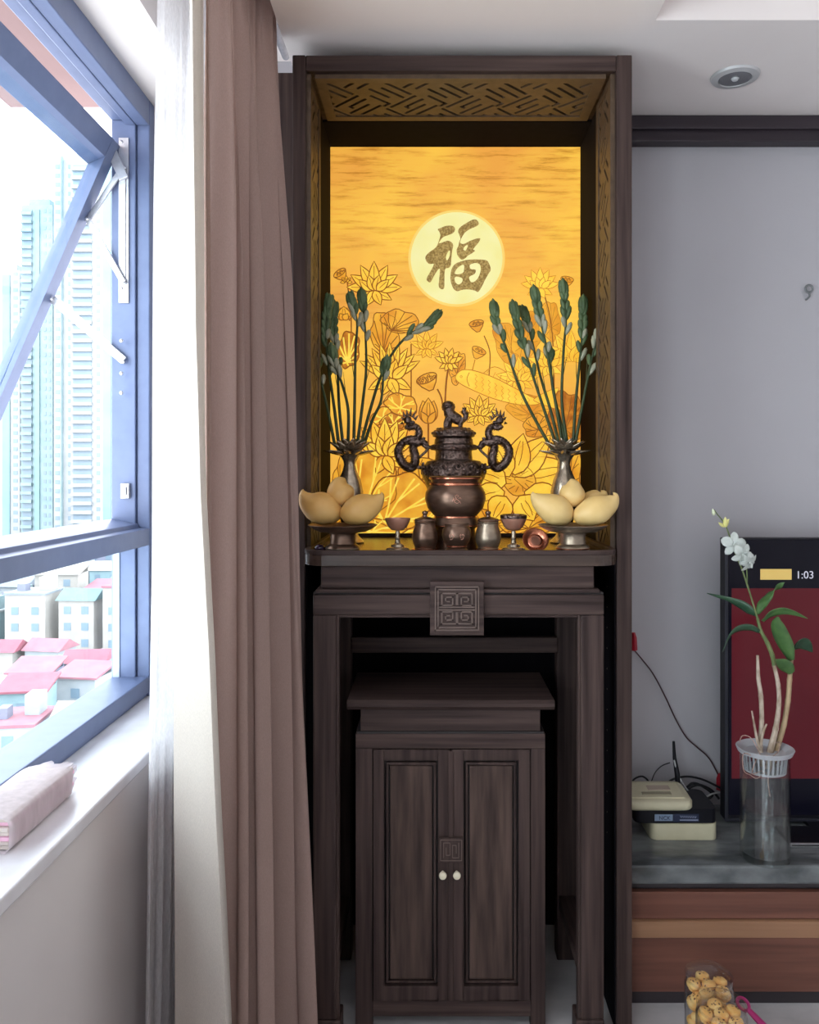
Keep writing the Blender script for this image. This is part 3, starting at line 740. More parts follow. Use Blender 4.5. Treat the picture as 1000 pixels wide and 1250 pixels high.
def door(x0, x1, kx, px0, px1):
    g = .0018
    a = P(px0, 928, CY); b = P(px1, 1203, CY)
    d = MB().box(x0 + g, a.x, CY - .004, CY + .02, DZ0 + g, DZ1 - g).box(b.x, x1 - g, CY - .004, CY + .02, DZ0 + g, DZ1 - g).box(a.x, b.x, CY - .004, CY + .02, a.z, DZ1 - g).box(a.x, b.x, CY - .004, CY + .02, DZ0 + g, b.z).build('door', WOODV, CAB, bevel=.0015)
    MB().box(a.x, b.x, CY + .012, CY + .018, b.z, a.z).build('shadow_groove', WGROOVE, d)
    w1 = .006; m = MB()
    X0, X1, Z0, Z1 = a.x + w1, b.x - w1, b.z + w1, a.z - w1; t = .006
    m.box(X0, X1, CY + .0, CY + .012, Z1 - t, Z1).box(X0, X1, CY, CY + .012, Z0, Z0 + t).box(X0, X0 + t, CY, CY + .012, Z0 + t, Z1 - t).box(X1 - t, X1, CY, CY + .012, Z0 + t, Z1 - t)
    m.build('moulding', WOODV, d, bevel=.0015)
    e = t + .004
    MB().box(X0 + e, X1 - e, CY + .002, CY + .012, Z0 + e, Z1 - e).build('panel', PANW, d, bevel=.002)
    kp = P(kx, 1063.5, CY)
    MB().lathe((kp.x, CY - .004, kp.z), [(.004, 0), (.004, .012), (.0085, .014), (.0105, .019), (.0095, .024), (.005, .0265), (.0001, .0268)], 20, Matrix.Rotation(radians(90), 3, 'X')).build('knob', KNOB, d, smooth=True, label='round cream knob')
door(DX0, xm, 540.5, 469, 535); door(xm, DX1, 557.5, 566, 633)
mb_ = MB().box(P(547, 0, CY).x, P(553.5, 0, CY).x, CY - .009, CY - .004, DZ0 + .004, DZ1 - .004); mb_.build('meeting_strip', WOODV, CAB, bevel=.002)
pa = P(535.5, 1020, CY); pb = P(566, 1050, CY)
LP = MB().box(pa.x, pb.x, CY - .014, CY - .009, pb.z, pa.z).build('latch_plaque', WOODV, CAB, bevel=.001)
m = MB(); W_ = pb.x - pa.x
def lq(u, v): return Vector((pa.x + W_ * u, CY - .014, pa.z - (pa.z - pb.z) * v))
for pts in ([(.08, .08), (.92, .08), (.92, .92), (.08, .92), (.08, .08)], [(.2, .8), (.2, .2), (.45, .2), (.45, .7), (.3, .7), (.3, .38)], [(.8, .2), (.8, .8), (.55, .8), (.55, .3), (.7, .3), (.7, .62)]):
    for a, b in zip(pts, pts[1:]): m.bar(lq(*a), lq(*b), .0016, .003, Vector((0, -1, 0)))
m.build('carving', PLW, LP)

# ================================================================ curtains
RAIL = MB(); RAIL.tube([(-.50, 1.0, 2.815), (-.46, 2.60, 2.815)], .012, 10)
for yy in (1.2, 2.5): RAIL.box(-.50, -.46, yy - .01, yy + .01, 2.815, ZP)
tag(RAIL.build('curtain_rail', STEEL, smooth=True), 'steel curtain rail inside the ceiling pocket above the taupe curtain', 'curtain rail')
def wave(x): return sin(x) + .18 * sin(2 * x + 1.0)
def curtain_sheet(A0, B0, A1, B1, ztop, npl, amp, cols=260, rows=56, ph=0.0, seed=0.0, pinch=None):
    R = []
    for r in range(rows + 1):
        t = r / rows; z = ztop - (ztop - .015) * t
        a = Vector(A0).lerp(Vector(A1), t); b = Vector(B0).lerp(Vector(B1), t); d = (b - a)
        n = Vector((d.y, -d.x)).normalized(); dl = d.length
        row = []
        am = amp * (.35 + .65 * min(1, max(0, (t - .02) / .45))) if pinch is None else amp * interp(pinch, t)
        for c in range(cols + 1):
            s = c / cols
            p = 2 * pi * npl * s + .8 * sin(2 * pi * 1.7 * s + seed) + ph + .45 * sin(3.1 * t + 7 * s + seed)
            loc = (.75 + .35 * sin(2 * pi * 2.3 * s + seed * 2)) * min(1, .35 + 4 * (1 - s)) * min(1, .35 + 4 * s)
            off = am * loc * wave(p) + .006 * sin(2 * pi * npl * 2.7 * s + 4 * t + seed) * min(1, t * 4)
            al = dl * s + .30 * am * loc * sin(2 * p)
            if pinch is not None: off += .007 * max(0, 1 - abs(t - .055) / .05) * sin(2 * pi * 26 * s)
            q = a + d.normalized() * al + n * off
            row.append((q.x, q.y, z))
        R.append(row)
    return R
CUR = thing('drape_curtain', 'taupe floor-length drape with pinch pleats drawn open beside the altar niche', 'curtain', (-.45, 2.0, 0))
PIN = [(0, .42), (.035, .36), (.06, .22), (.12, .42), (.30, .75), (1, 1.0)]
rows_ = curtain_sheet((-.492, 1.77), (-.420, 2.19), (-.505, 1.79), (-.322, 2.10), 2.80, 5.2, .080, ph=.4, seed=1.3, pinch=PIN)
MB().grid(rows_).build('curtain_cloth', CURT, CUR, smooth=True, angle=180)
# leading edge folded back so that the pale lining faces the room
Lx = [(0, 231), (150, 231), (250, 227), (400, 223), (500, 219), (700, 214), (1000, 212), (1250, 212)]
Rx = [(0, 236), (200, 236), (400, 237), (600, 244), (800, 257), (1000, 266), (1100, 271), (1250, 276)]
R = []
for r in range(50):
    t = r / 49; z = 2.62 - 2.605 * t
    yl, yr = 1.80, 1.70
    py_l = VY - (z - CAM_H) / 1.75 * F
    row = []
    for c in range(13):
        s = c / 12; px = interp(Lx, py_l) + (interp(Rx, py_l) - interp(Lx, py_l)) * s
        y = yl + (yr - yl) * s - .012 * sin(pi * s)
        wob = .003 * sin(9 * t + 5 * s)
        row.append(((px - VX) / F * y + wob, y, z))
    # turned hem then return to the main cloth
    row.append((row[-1][0] + .003, yr + .004, z)); row.append((row[-1][0] - .004, yr + .05, z)); row.append((-.50 + .01 * t, 1.80, z))
    R.append(row)
MB().grid(R).build('lining', CURTL, CUR, smooth=True, angle=70, label='cream lining turned outward along the leading edge')
SHR = thing('sheer_curtain', 'white translucent sheer hanging between window and taupe drape', 'curtain', (-.64, 2.15, 0))
rows_ = curtain_sheet((-.640, 1.93), (-.600, 2.50), (-.668, 1.90), (-.61, 2.46), 2.84, 9, .016, cols=200, rows=40, ph=1.2, seed=4.1)
MB().grid(rows_).build('sheer_cloth', SHEER, SHR, smooth=True, angle=180)

# ================================================================ altar ware
DARKB = mat('dark_bronze', RGB(70, 58, 54), RGB(140, 120, 112), .3, metal=.85, scale=(130, 130, 130), bump=.45, contrast=(.35, .65))
BRZ = mat('brown_bronze', RGB(108, 86, 74), RGB(136, 110, 94), .33, metal=.85, scale=(30, 30, 90), bump=.05)
BRZG = mat('grey_bronze', RGB(146, 132, 118), RGB(176, 160, 140), .34, metal=.85, scale=(30, 30, 60), bump=.05)
COP = mat('polished_copper', RGB(190, 118, 92), RGB(206, 136, 108), .24, metal=.95, scale=(40, 40, 40))
COPP = mat('pink_copper', RGB(206, 146, 124), RGB(220, 166, 144), .3, metal=.55, scale=(40, 40, 40))
SILV = mat('aged_silver', RGB(156, 142, 124), RGB(204, 190, 168), .24, metal=.75, scale=(60, 60, 60), bump=.05)
MOTIF = mat('pale_copper_inlay', RGB(206, 150, 128), RGB(220, 170, 150), .35, metal=.7)
FRUIT = mat('yellow_mango_skin', RGB(214, 164, 90), RGB(226, 186, 118), .42, scale=(14, 14, 14), detail=5, contrast=(.3, .7))
FRUIT2 = mat('pale_mango_skin', RGB(222, 186, 118), RGB(234, 204, 142), .42, scale=(14, 14, 14), detail=5, contrast=(.3, .7))
ZA = ZTB
def lathe_part(name, c, prof, mt, parent, n=40, label=None, **kw):
    prof = [(max(r, .0001), z) for r, z in prof]
    return MB().lathe(c, prof, n, **kw).build(name, mt, parent, smooth=True, angle=38, label=label)

# --- tripod-lidded censer with dragon handles
CC = P(554, 575, 2.47); cx, cyy = CC.x, 2.47; U = .17 * 2.47 / F       # one zoom unit in metres
CEN = thing('incense_burner', 'tall dark bronze incense burner with lion lid and two dragon handles', 'incense burner', (cx, cyy, ZA))
zc = lambda v: CAM_H - (480 + v * .17 - VY) / F * 2.47
rv = lambda r: r * U
lathe_part('body', (cx, cyy, 0), [(0, ZA), (rv(150), ZA), (rv(160), ZA + .012), (rv(120), ZA + .03), (rv(105), ZA + .06), (rv(150), ZA + .10), (rv(205), zc(640)), (rv(226), zc(600)), (rv(230), zc(560)), (rv(215), zc(520)), (rv(190), zc(488)), (rv(135), zc(476)), (rv(130), zc(420)), (rv(134), zc(412))], DARKB, CEN)
# cloud scrolls in relief round the shoulder
sc_ = MB(); rnd = random.Random(3)
for k in range(26):
    a = 2 * pi * k / 26; zz = zc(548 + 18 * ((k % 2) * 2 - 1)); R_ = rv(226)
    ct = Vector((cx + R_ * cos(a), cyy + R_ * sin(a), zz)); tg = Vector((-sin(a), cos(a), 0)); rr = .011
    pts = [ct + tg * (rr * (1 - u / 9) * cos(u * .9 + k)) + Vector((0, 0, rr * (1 - u / 9) * sin(u * .9 + k))) for u in range(8)]
    sc_.tube(pts, [.0042] * 8, 6)
sc_.build('cloud_relief', DARKB, CEN, smooth=True)
lathe_part('collar', (cx, cyy, 0), [(rv(130), zc(412)), (rv(165), zc(408)), (rv(172), zc(392)), (rv(165), zc(374)), (rv(140), zc(364)), (rv(136), zc(330)), (rv(126), zc(322))], DARKB, CEN)
LID = lathe_part('lid', (cx, cyy, 0), [(rv(126), zc(322)), (rv(150), zc(312)), (rv(154), zc(292)), (rv(142), zc(268)), (rv(100), zc(252)), (rv(70), zc(244)), (rv(0), zc(240))], DARKB, CEN)
kn = MB()
for k in range(20):
    a = 2 * pi * k / 20; kn.ell((cx + rv(148) * cos(a), cyy + rv(148) * sin(a), zc(288)), (.006, .006, .005), nu=8, nv=6)
for k in range(14):
    a = 2 * pi * k / 14 + .1; kn.ell((cx + rv(112) * cos(a), cyy + rv(112) * sin(a), zc(258)), (.006, .006, .004), nu=8, nv=6)
kn.build('lid_relief', DARKB, LID, smooth=True)
# lion finial
lu = lambda u, v, d=0.0: Vector((cx + (u - 500) * U, cyy + d, zc(v)))
li = MB()
li.tube([lu(555, 215), lu(530, 190), lu(490, 165), lu(465, 140), lu(458, 112)], [.010, .0165, .0175, .017, .014], 12)
li.ell(lu(458, 92), (.019, .017, .016), nu=14, nv=10)
li.ell(lu(450, 98, -.013), (.008, .007, .006), nu=10, nv=8)
for (u, v, d) in ((438, 72, 0), (478, 72, 0)): li.ell(lu(u, v, d), (.004, .004, .006), nu=8, nv=6)
for k in range(14):
    a = 2 * pi * k / 14; li.ell(lu(462 + 38 * cos(a), 98 + 34 * sin(a), .006), (.0052, .006, .0052), nu=8, nv=6)
for (u, d) in ((440, -.010), (470, .010), (452, -.012), (545, -.011), (550, .011)):
    li.tube([lu(u + 18, 180, d * .8), lu(u + 2, 215, d), lu(u, 246, d), lu(u - 10, 250, d)], [.009, .007, .0065, .006], 8)
li.tube([lu(560, 200), lu(585, 180), lu(588, 150), lu(570, 130), lu(578, 108), lu(562, 112)], [.008, .008, .0095, .008, .007, .004], 8)
li.build('lion_finial', DARKB, LID, smooth=True, angle=60)
# dragon handles
def dragon(sgn):
    D = MB()
    def q(u, v, d=0.0):   # u, v in the 875 x 1250 close-up of the left handle
        px = 475 + u * .08; py = 485 + v * .08
        x = (px - 554) / F * 2.47
        return Vector((cx + (x if sgn < 0 else -x), cyy + d, CAM_H - (py - VY) / F * 2.47))
    body_ = spline([(590, 770), (500, 690), (400, 640), (300, 640), (200, 700), (140, 800), (160, 920), (230, 1030), (320, 1080), (390, 1020), (400, 900), (370, 780), (380, 690), (450, 600), (460, 510), (400, 440), (310, 470), (250, 430)], 5)
    n_ = len(body_); rad = []
    for i in range(n_):
        t = i / (n_ - 1); rad.append(.0072 + .0062 * sin(pi * min(1, t * 1.05)) + (.001 if i % 2 else 0))
    pts = [q(u, v, .006 * sin(i * .35)) for i, (u, v) in enumerate(body_)]
    D.tube(pts, rad, 9)
    # dorsal spines
    for i in range(6, n_ - 3, 2):
        t = (pts[i + 1] - pts[i - 1]).normalized(); out = Vector((t.z, 0, -t.x)) * (1 if sgn < 0 else -1)
        D.tube([pts[i] - out * rad[i] * .6, pts[i] - out * (rad[i] + .005)], [.0032, .0006], 5)
    # head, snout, horns, mane
    D.ell(q(285, 350), (.0125, .011, .0125), nu=12, nv=8); D.ell(q(350, 385, -.004), (.010, .008, .006), nu=10, nv=8); D.ell(q(340, 420, -.002), (.009, .007, .0035), nu=10, nv=6)
    for (a, b) in (((240, 300), (215, 215)), ((280, 290), (270, 190)), ((320, 290), (340, 160)), ((360, 310), (410, 205)), ((390, 340), (445, 275)), ((225, 340), (185, 300)), ((215, 390), (170, 400))):
        D.tube([q(*a), q(*b)], [.0052, .001], 6)
    # legs and claws reaching to the vessel
    D.tube([q(*p) for p in ((480, 650), (560, 700), (600, 760), (700, 770))], [.0075, .008, .006, .005], 8)
    D.tube([q(*p) for p in ((400, 980), (480, 900), (560, 830), (600, 770))], [.005, .004, .004, .005], 8)
    D.tube([q(*p) for p in ((320, 1080), (420, 1060), (520, 1080), (620, 1090))], [.007, .006, .006, .005], 8)
    D.tube([q(*p) for p in ((330, 640), (420, 690), (520, 660), (540, 610))], [.009, .010, .008, .004], 8)
    D.tube([q(*p) for p in ((230, 690), (330, 660), (430, 690), (545, 680))], [.008, .014, .015, .008], 10)
    # scale bumps
    for i in range(8, n_ - 6, 2):
        for s2 in (-1, 1):
            D.ell(pts[i] + Vector((.002 * s2, -rad[i] * .85, .003 * s2)), (.0034, .0022, .0034), nu=6, nv=5)
    D.build('dragon_handle', DARKB, CEN, smooth=True, angle=60)
dragon(-1); dragon(1)

# --- round bronze bowl in front of the burner
b2 = P(556, 600, 2.28); bx, by = b2.x, 2.28; zb = lambda py: CAM_H - (py - VY) / F * by; rb = lambda px: px * by / F
BOWL = thing('incense_bowl', 'squat brown bronze incense bowl with copper bands in front of the dragon burner', 'incense bowl', (bx, by, ZA))
lathe_part('bowl', (bx, by, 0), [(0, ZA), (rb(26), ZA), (rb(27), ZA + .004), (rb(25), zb(652)), (rb(24), zb(645)), (rb(30), zb(640)), (rb(27), zb(633)), (rb(25), zb(630)), (rb(28), zb(627)), (rb(34), zb(620)), (rb(37.3), zb(609)), (rb(36.4), zb(601)), (rb(33), zb(595)), (rb(30), zb(592)), (rb(29), zb(589)), (rb(31.5), zb(583)), (rb(32.5), zb(582)), (rb(29), zb(581)), (rb(27), zb(586)), (rb(27), zb(600)), (0, zb(602))], BRZ, BOWL, 48)
def band(name, c, r, z, h, mt, parent, t=.002):
    lathe_part(name, c, [(r, z), (r + t, z + h * .2), (r + t, z + h * .8), (r, z + h)], mt, parent, 48)
band('copper_band', (bx, by, 0), rb(30.2), zb(592.5), .008, COP, BOWL, .003); band('copper_band', (bx, by, 0), rb(31.2), zb(585), .006, COP, BOWL, .002)
band('copper_band', (bx, by, 0), rb(24.5), zb(631.8), .007, COP, BOWL, .003); band('copper_band', (bx, by, 0), rb(29), zb(641.5), .005, COP, BOWL, .002)
lathe_part('ash', (bx, by, 0), [(rb(27.5), zb(587)), (rb(15), zb(586)), (0, zb(585.5))], mat('grey_ash', RGB(120, 112, 104), RGB(140, 132, 122), .95, scale=(80, 80, 80)), BOWL)
def strokes_on(parent, c, rfun, lines, w_=.0016, name='emblem', mt=None):
    """short relief strokes wrapped on the front of a turned vessel: x offset, z -> surface"""
    m = MB()
    for ln in lines:
        pts = []
        for (x, z) in ln:
            r = rfun(z) + .0004; y = -sqrt(max(r * r - x * x, 1e-8))
            pts.append((c[0] + x, c[1] + y, z))
        m.tube(pts, [w_ * .8] + [w_] * (len(pts) - 2) + [w_ * .4] if len(pts) > 2 else [w_, w_ * .5], 6)
    m.build(name, mt or MOTIF, parent, smooth=True)
rbl = lambda z: interp([(zb(620), rb(34)), (zb(609), rb(37.3)), (zb(601), rb(36.4)), (zb(595), rb(33))], z)
zq = zb(609); k_ = .0021
def gl(pts): return [(u * k_, zq + v * k_) for u, v in pts]
strokes_on(BOWL, (bx, by), rbl, [gl([(-5, -2), (-3, 2), (-4, 3)]), gl([(-2, 5), (1, 6.5), (3, 5), (1, 3)]), gl([(-3, 1), (-2, -3), (1, -4.5), (4, -3)]), gl([(-1, 2), (2, 0), (5, -3), (6, -5)]), gl([(3, 2), (5, 3), (6.5, 1)]), gl([(-1, 4), (0, 1), (-2, -1)])], .0011)

# --- small copper jar with two round motifs
def vessel(name, label, cat, px, py, Y, group=None):
    p = P(px, py, Y); return thing(name, label, cat, (p.x, Y, ZA), group), p.x
YF1 = 2.215
c1, x1 = vessel('offering_jar', 'open brown copper jar with raised motifs standing between the two lidded jars', 'jar', 557.5, 672, YF1)
rr = lambda p: p * YF1 / F
zf = lambda py: ZA + (672.5 - py) * YF1 / F
lathe_part('jar_body', (x1, YF1, 0), [(0, zf(672.5)), (rr(13.5), zf(672.5)), (rr(14), zf(671)), (rr(11), zf(668)), (rr(11.5), zf(666)), (rr(16), zf(660)), (rr(18), zf(653)), (rr(17), zf(646)), (rr(14.5), zf(642)), (rr(15), zf(639)), (rr(13.4), zf(638.6)), (rr(13), zf(643)), (rr(14), zf(652)), (0, zf(655))], BRZ, c1, 40)
band('copper_band', (x1, YF1, 0), rr(11.6), zf(667.5), .005, COP, c1, .002)
rj = lambda z: interp([(zf(666), rr(11.5)), (zf(660), rr(16)), (zf(653), rr(18)), (zf(646), rr(17)), (zf(642), rr(14.5))], z)
zz = zf(654)
ln = []
for ox in (-.0145, .0135):
    for k in range(3):
        a0_ = 2 * pi * k / 3
        ln.append([(ox + .007 * cos(a0_ + u * .5) * (1 - .12 * u), zz + .0085 * sin(a0_ + u * .5) * (1 - .12 * u)) for u in range(5)])
strokes_on(c1, (x1, YF1), rj, ln, .0013, 'motif')
# --- two lidded jars
JP = [(0, 0), (.0335, 0), (.036, .003), (.034, .006), (.030, .009), (.036, .022), (.0385, .036), (.0355, .054), (.0300, .068), (.0305, .074), (.0325, .076), (.0300, .079)]
def lidded(label, px, mt):
    t, x = vessel('lidded_jar', label, 'jar', px, 671, YF1 + .01, None)
    y = YF1 + .01; s_ = .92
    lathe_part('jar_body', (x, y, ZA), [(r * s_, z) for r, z in JP], mt, t, 40)
    lathe_part('lid', (x, y, ZA), [(.030 * s_, .079), (.0325 * s_, .081), (.030 * s_, .086), (.016 * s_, .0905), (.006, .092), (.0052, .097), (.008, .101), (.0075, .106), (0, .109)], BRZ, t, 32)
    lathe_part('foot_ring', (x, y, ZA), [(.0345 * s_, .0005), (.040 * s_, .002), (.040 * s_, .0045), (.035 * s_, .0065)], COP, t, 40)
lidded('dark lidded bronze jar left of the open copper jar', 519, BRZ)
lidded('pale lidded bronze jar right of the open copper jar', 596, BRZG)
# --- two stem cups
def cup(label, px, pyb, Y, mt, dark_rim):
    p = P(px, pyb, Y); t = thing('stem_cup', label, 'cup', (p.x, Y, ZA)); c = (p.x, Y, ZA)
    lathe_part('base', c, [(0, 0), (.031, 0), (.033, .003), (.030, .007), (.019, .010), (.0165, .016), (.0085, .020), (.006, .028), (.0075, .033), (.0052, .038), (.0068, .048), (.0048, .054)], SILV, t, 32)
    lathe_part('bowl', c, [(.0048, .054), (.016, .055), (.026, .064), (.0335, .080), (.0355, .087), (.0345, .0875), (.031, .079), (.022, .066), (0, .060)], mt, t, 36)
    if dark_rim:
        lathe_part('dark_rim', c, [(.0345, .086), (.0365, .089), (.0365, .096), (.031, .098), (.030, .094), (.0345, .0875)], DARKB, t, 36)
    return t
cup('pink copper stem cup beside the left fruit dish', 485.5, 668, 2.235, COPP, False)
cup('pink copper stem cup with dark rim beside the right fruit dish', 627, 668, 2.235, COPP, True)
# --- copper saucer resting tilted against the fruit dish
p = P(654, 661, 2.21)
SAU = thing('copper_saucer', 'small round copper saucer propped on edge before the right fruit dish', 'saucer', (p.x, 2.215, ZA))
Mt = Matrix.Rotation(radians(58), 3, 'X') @ Matrix.Rotation(0, 3, 'Z')
MB().lathe((p.x, 2.215, ZA + .0275), [(.0001, -.004), (.020, -.004), (.034, .004), (.0355, .0065), (.033, .0065), (.021, -.001), (.019, .0005), (.0001, 0)], 36, Mt).build('dish', COP, SAU, smooth=True)
MB().lathe((p.x, 2.215, ZA + .0275), [(.012, .0003), (.0135, .0025), (.015, .0003)], 28, Mt).build('ring', COPP, SAU, smooth=True)
# --- dark trinket by the left dish
p = P(394, 668, 2.17)
t = thing('trinket', 'tiny dark glossy trinket beside the left fruit dish foot', 'trinket', (p.x, 2.17, ZA))
GLO = mat('dark_purple_gloss', RGB(48, 34, 56), RGB(66, 46, 72), .08, coat=.6)
m = MB(); m.ell((p.x - .008, 2.17, ZA + .0115), (.014, .011, .0115), nu=12, nv=8); m.build('bead', GLO, t, smooth=True)
m = MB(); m.ell((p.x + .013, 2.175, ZA + .009), (.010, .009, .009), nu=12, nv=8); m.build('bead', GLO, t, smooth=True)
# --- fruit dishes
def dish(label, px, Y, mt, bandm):
    p = P(px, 674, Y); t = thing('fruit_dish', label, 'dish', (p.x, Y, ZA)); c = (p.x, Y, ZA)
    lathe_part('pedestal', c, [(0, 0), (.047, 0), (.049, .003), (.046, .007), (.041, .010), (.044, .013), (.042, .018), (.034, .024), (.0325, .045), (.036, .052)], mt, t, 40)
    lathe_part('plate', c, [(.036, .052), (.062, .056), (.078, .063), (.092, .073), (.0905, .0745), (.077, .067), (.06, .0605), (0, .058)], mt, t, 48)
    lathe_part('foot_band', c, [(.041, .009), (.0455, .0105), (.0455, .0128), (.041, .0142)], bandm, t, 40)
    return c
YD = 2.172
cL = dish('dark bronze pedestal dish holding mangoes on the left', 418.5, YD, BRZ, BRZG)
cR = dish('brighter bronze pedestal dish with copper foot on the right', 699.5, YD, BRZG, COP)
def mango(label, pts, rads, Y, mt, dy=None, tipm=None):
    sp = spline([(a, b, (dy[i] if dy else 0.0), r) for i, ((a, b), r) in enumerate(zip(pts, rads))], 5)
    wp = [P(a, b, Y + d) for a, b, d, r in sp]; wr = [max(.0004, r * Y / F) for a, b, d, r in sp]
    m = MB(); m.tube(wp, wr, 20)
    o = m.build('mango', mt, None, smooth=True, angle=180)
    return tag(o, label, 'mango')
mango('long mango on the left dish with its tip up at far left', [(418.5, 629), (415, 628), (408, 626), (398, 622.5), (386, 617.5), (376.5, 611.5), (371.5, 605), (370, 600), (370.5, 597)], [0, 8, 14.5, 19, 19, 13.5, 7.5, 3.2, 0], 2.158, FRUIT)
mango('orange-tinged mango on the left dish leaning to the right', [(415, 630), (418, 629), (424, 627.5), (433, 624.5), (445, 620), (456, 614.5), (462.5, 609), (466, 604), (466, 600.5)], [0, 8, 13.5, 17.5, 18, 13.5, 8, 3.4, 0], 2.145, mat('orange_mango_skin', RGB(204, 156, 86), RGB(216, 176, 108), .42, scale=(14, 14, 14)))
mango('round pointed mango topping the left dish', [(417, 617.5), (417, 616), (416.5, 611), (416, 601), (416, 593), (417, 588), (419.5, 584), (420, 583)], [0, 8, 14, 16.8, 14, 9.5, 3.5, 0], 2.178, FRUIT)
mango('pale mango on the right dish with its tip up at left', [(699, 634), (696, 632.5), (690, 629), (682, 624.5), (672, 619.5), (660.5, 613), (654, 607.5), (651, 603), (651, 600)], [0, 9, 15, 18.5, 18, 12.5, 7.5, 3.4, 0], 2.158, FRUIT2)
mango('pale mango on the right dish curving up at far right', [(700, 633), (703, 632), (710, 629.5), (720, 626), (732, 621), (743.5, 615), (749.5, 608.5), (751, 604), (748.5, 601)], [0, 8, 13, 17, 17.5, 12.5, 7.5, 3.4, 0], 2.145, FRUIT2)
mango('round pointed mango topping the right dish', [(699, 619), (699, 617.5), (698.5, 612), (698.5, 604), (698.5, 597), (698.5, 591), (697, 586.5), (696, 585)], [0, 8, 13.5, 16, 14, 9.5, 4, 0], 2.178, FRUIT2)
mango('half-hidden mango behind the others on the right dish', [(706, 620), (708, 619), (716, 616), (724, 612), (732, 606.5), (736, 602), (734, 598.5)], [0, 7, 12, 13.5, 11, 6, 0], 2.235, FRUIT2)
# --- lotus vases
def petal3(m, c, az, el, L, W, curl=.35):
    d = Vector((cos(az) * cos(el), sin(az) * cos(el), sin(el))); sd = Vector((-sin(az), cos(az), 0)); up = sd.cross(d) * -1
    pts = []; wd = []
    for i in range(7):
        t = i / 6; pts.append(c + d * L * t + Vector((0, 0, 1)) * (curl * L * t * t)); wd.append(max(.0004, W * sin(pi * (t * .86 + .14)) ** .8))
    m.blade(pts, wd, sd, .45)
def vase(label, px, Y):
    p = P(px, 560, Y); x = p.x; c = (x, Y, ZA); t = thing('lotus_vase', label, 'vase', (x, Y, ZA))
    H = CAM_H + .014 * Y - ZA + .012
    lathe_part('vase_body', c, [(0, 0), (.042, 0), (.044, .004), (.036, .012), (.026, .022), (.022, .04), (.030, .085), (.040, .125), (.041, .155), (.033, .19), (.021, .218), (.017, .235), (.020, .250), (.032, .266), (.036, .272), (.030, .270), (.020, .257), (0, .245)], SILV, t, 40)
    cc = Vector((x, Y, ZA + .260))
    for k in range(10):
        m = MB(); petal3(m, cc, 2 * pi * k / 10 + .2, .02, .080, .017, .20); m.build('petal', SILV, t, smooth=True, solid=.0016, angle=180)
    for k in range(9):
        m = MB(); petal3(m, cc, 2 * pi * k / 9, .42, .072, .017, .22); m.build('petal', SILV, t, smooth=True, solid=.0016, angle=180)
    for k in range(8):
        m = MB(); petal3(m, cc, 2 * pi * k / 8 + .4, .85, .064, .015, .10); m.build('petal', SILV, t, smooth=True, solid=.0016, angle=180)
    return Vector((x, Y, ZA + .262))
YV = 2.46
vL = vase('silver-bronze lotus vase behind the left fruit dish', 427, YV)
vR = vase('silver-bronze lotus vase behind the right fruit dish', 689, YV)
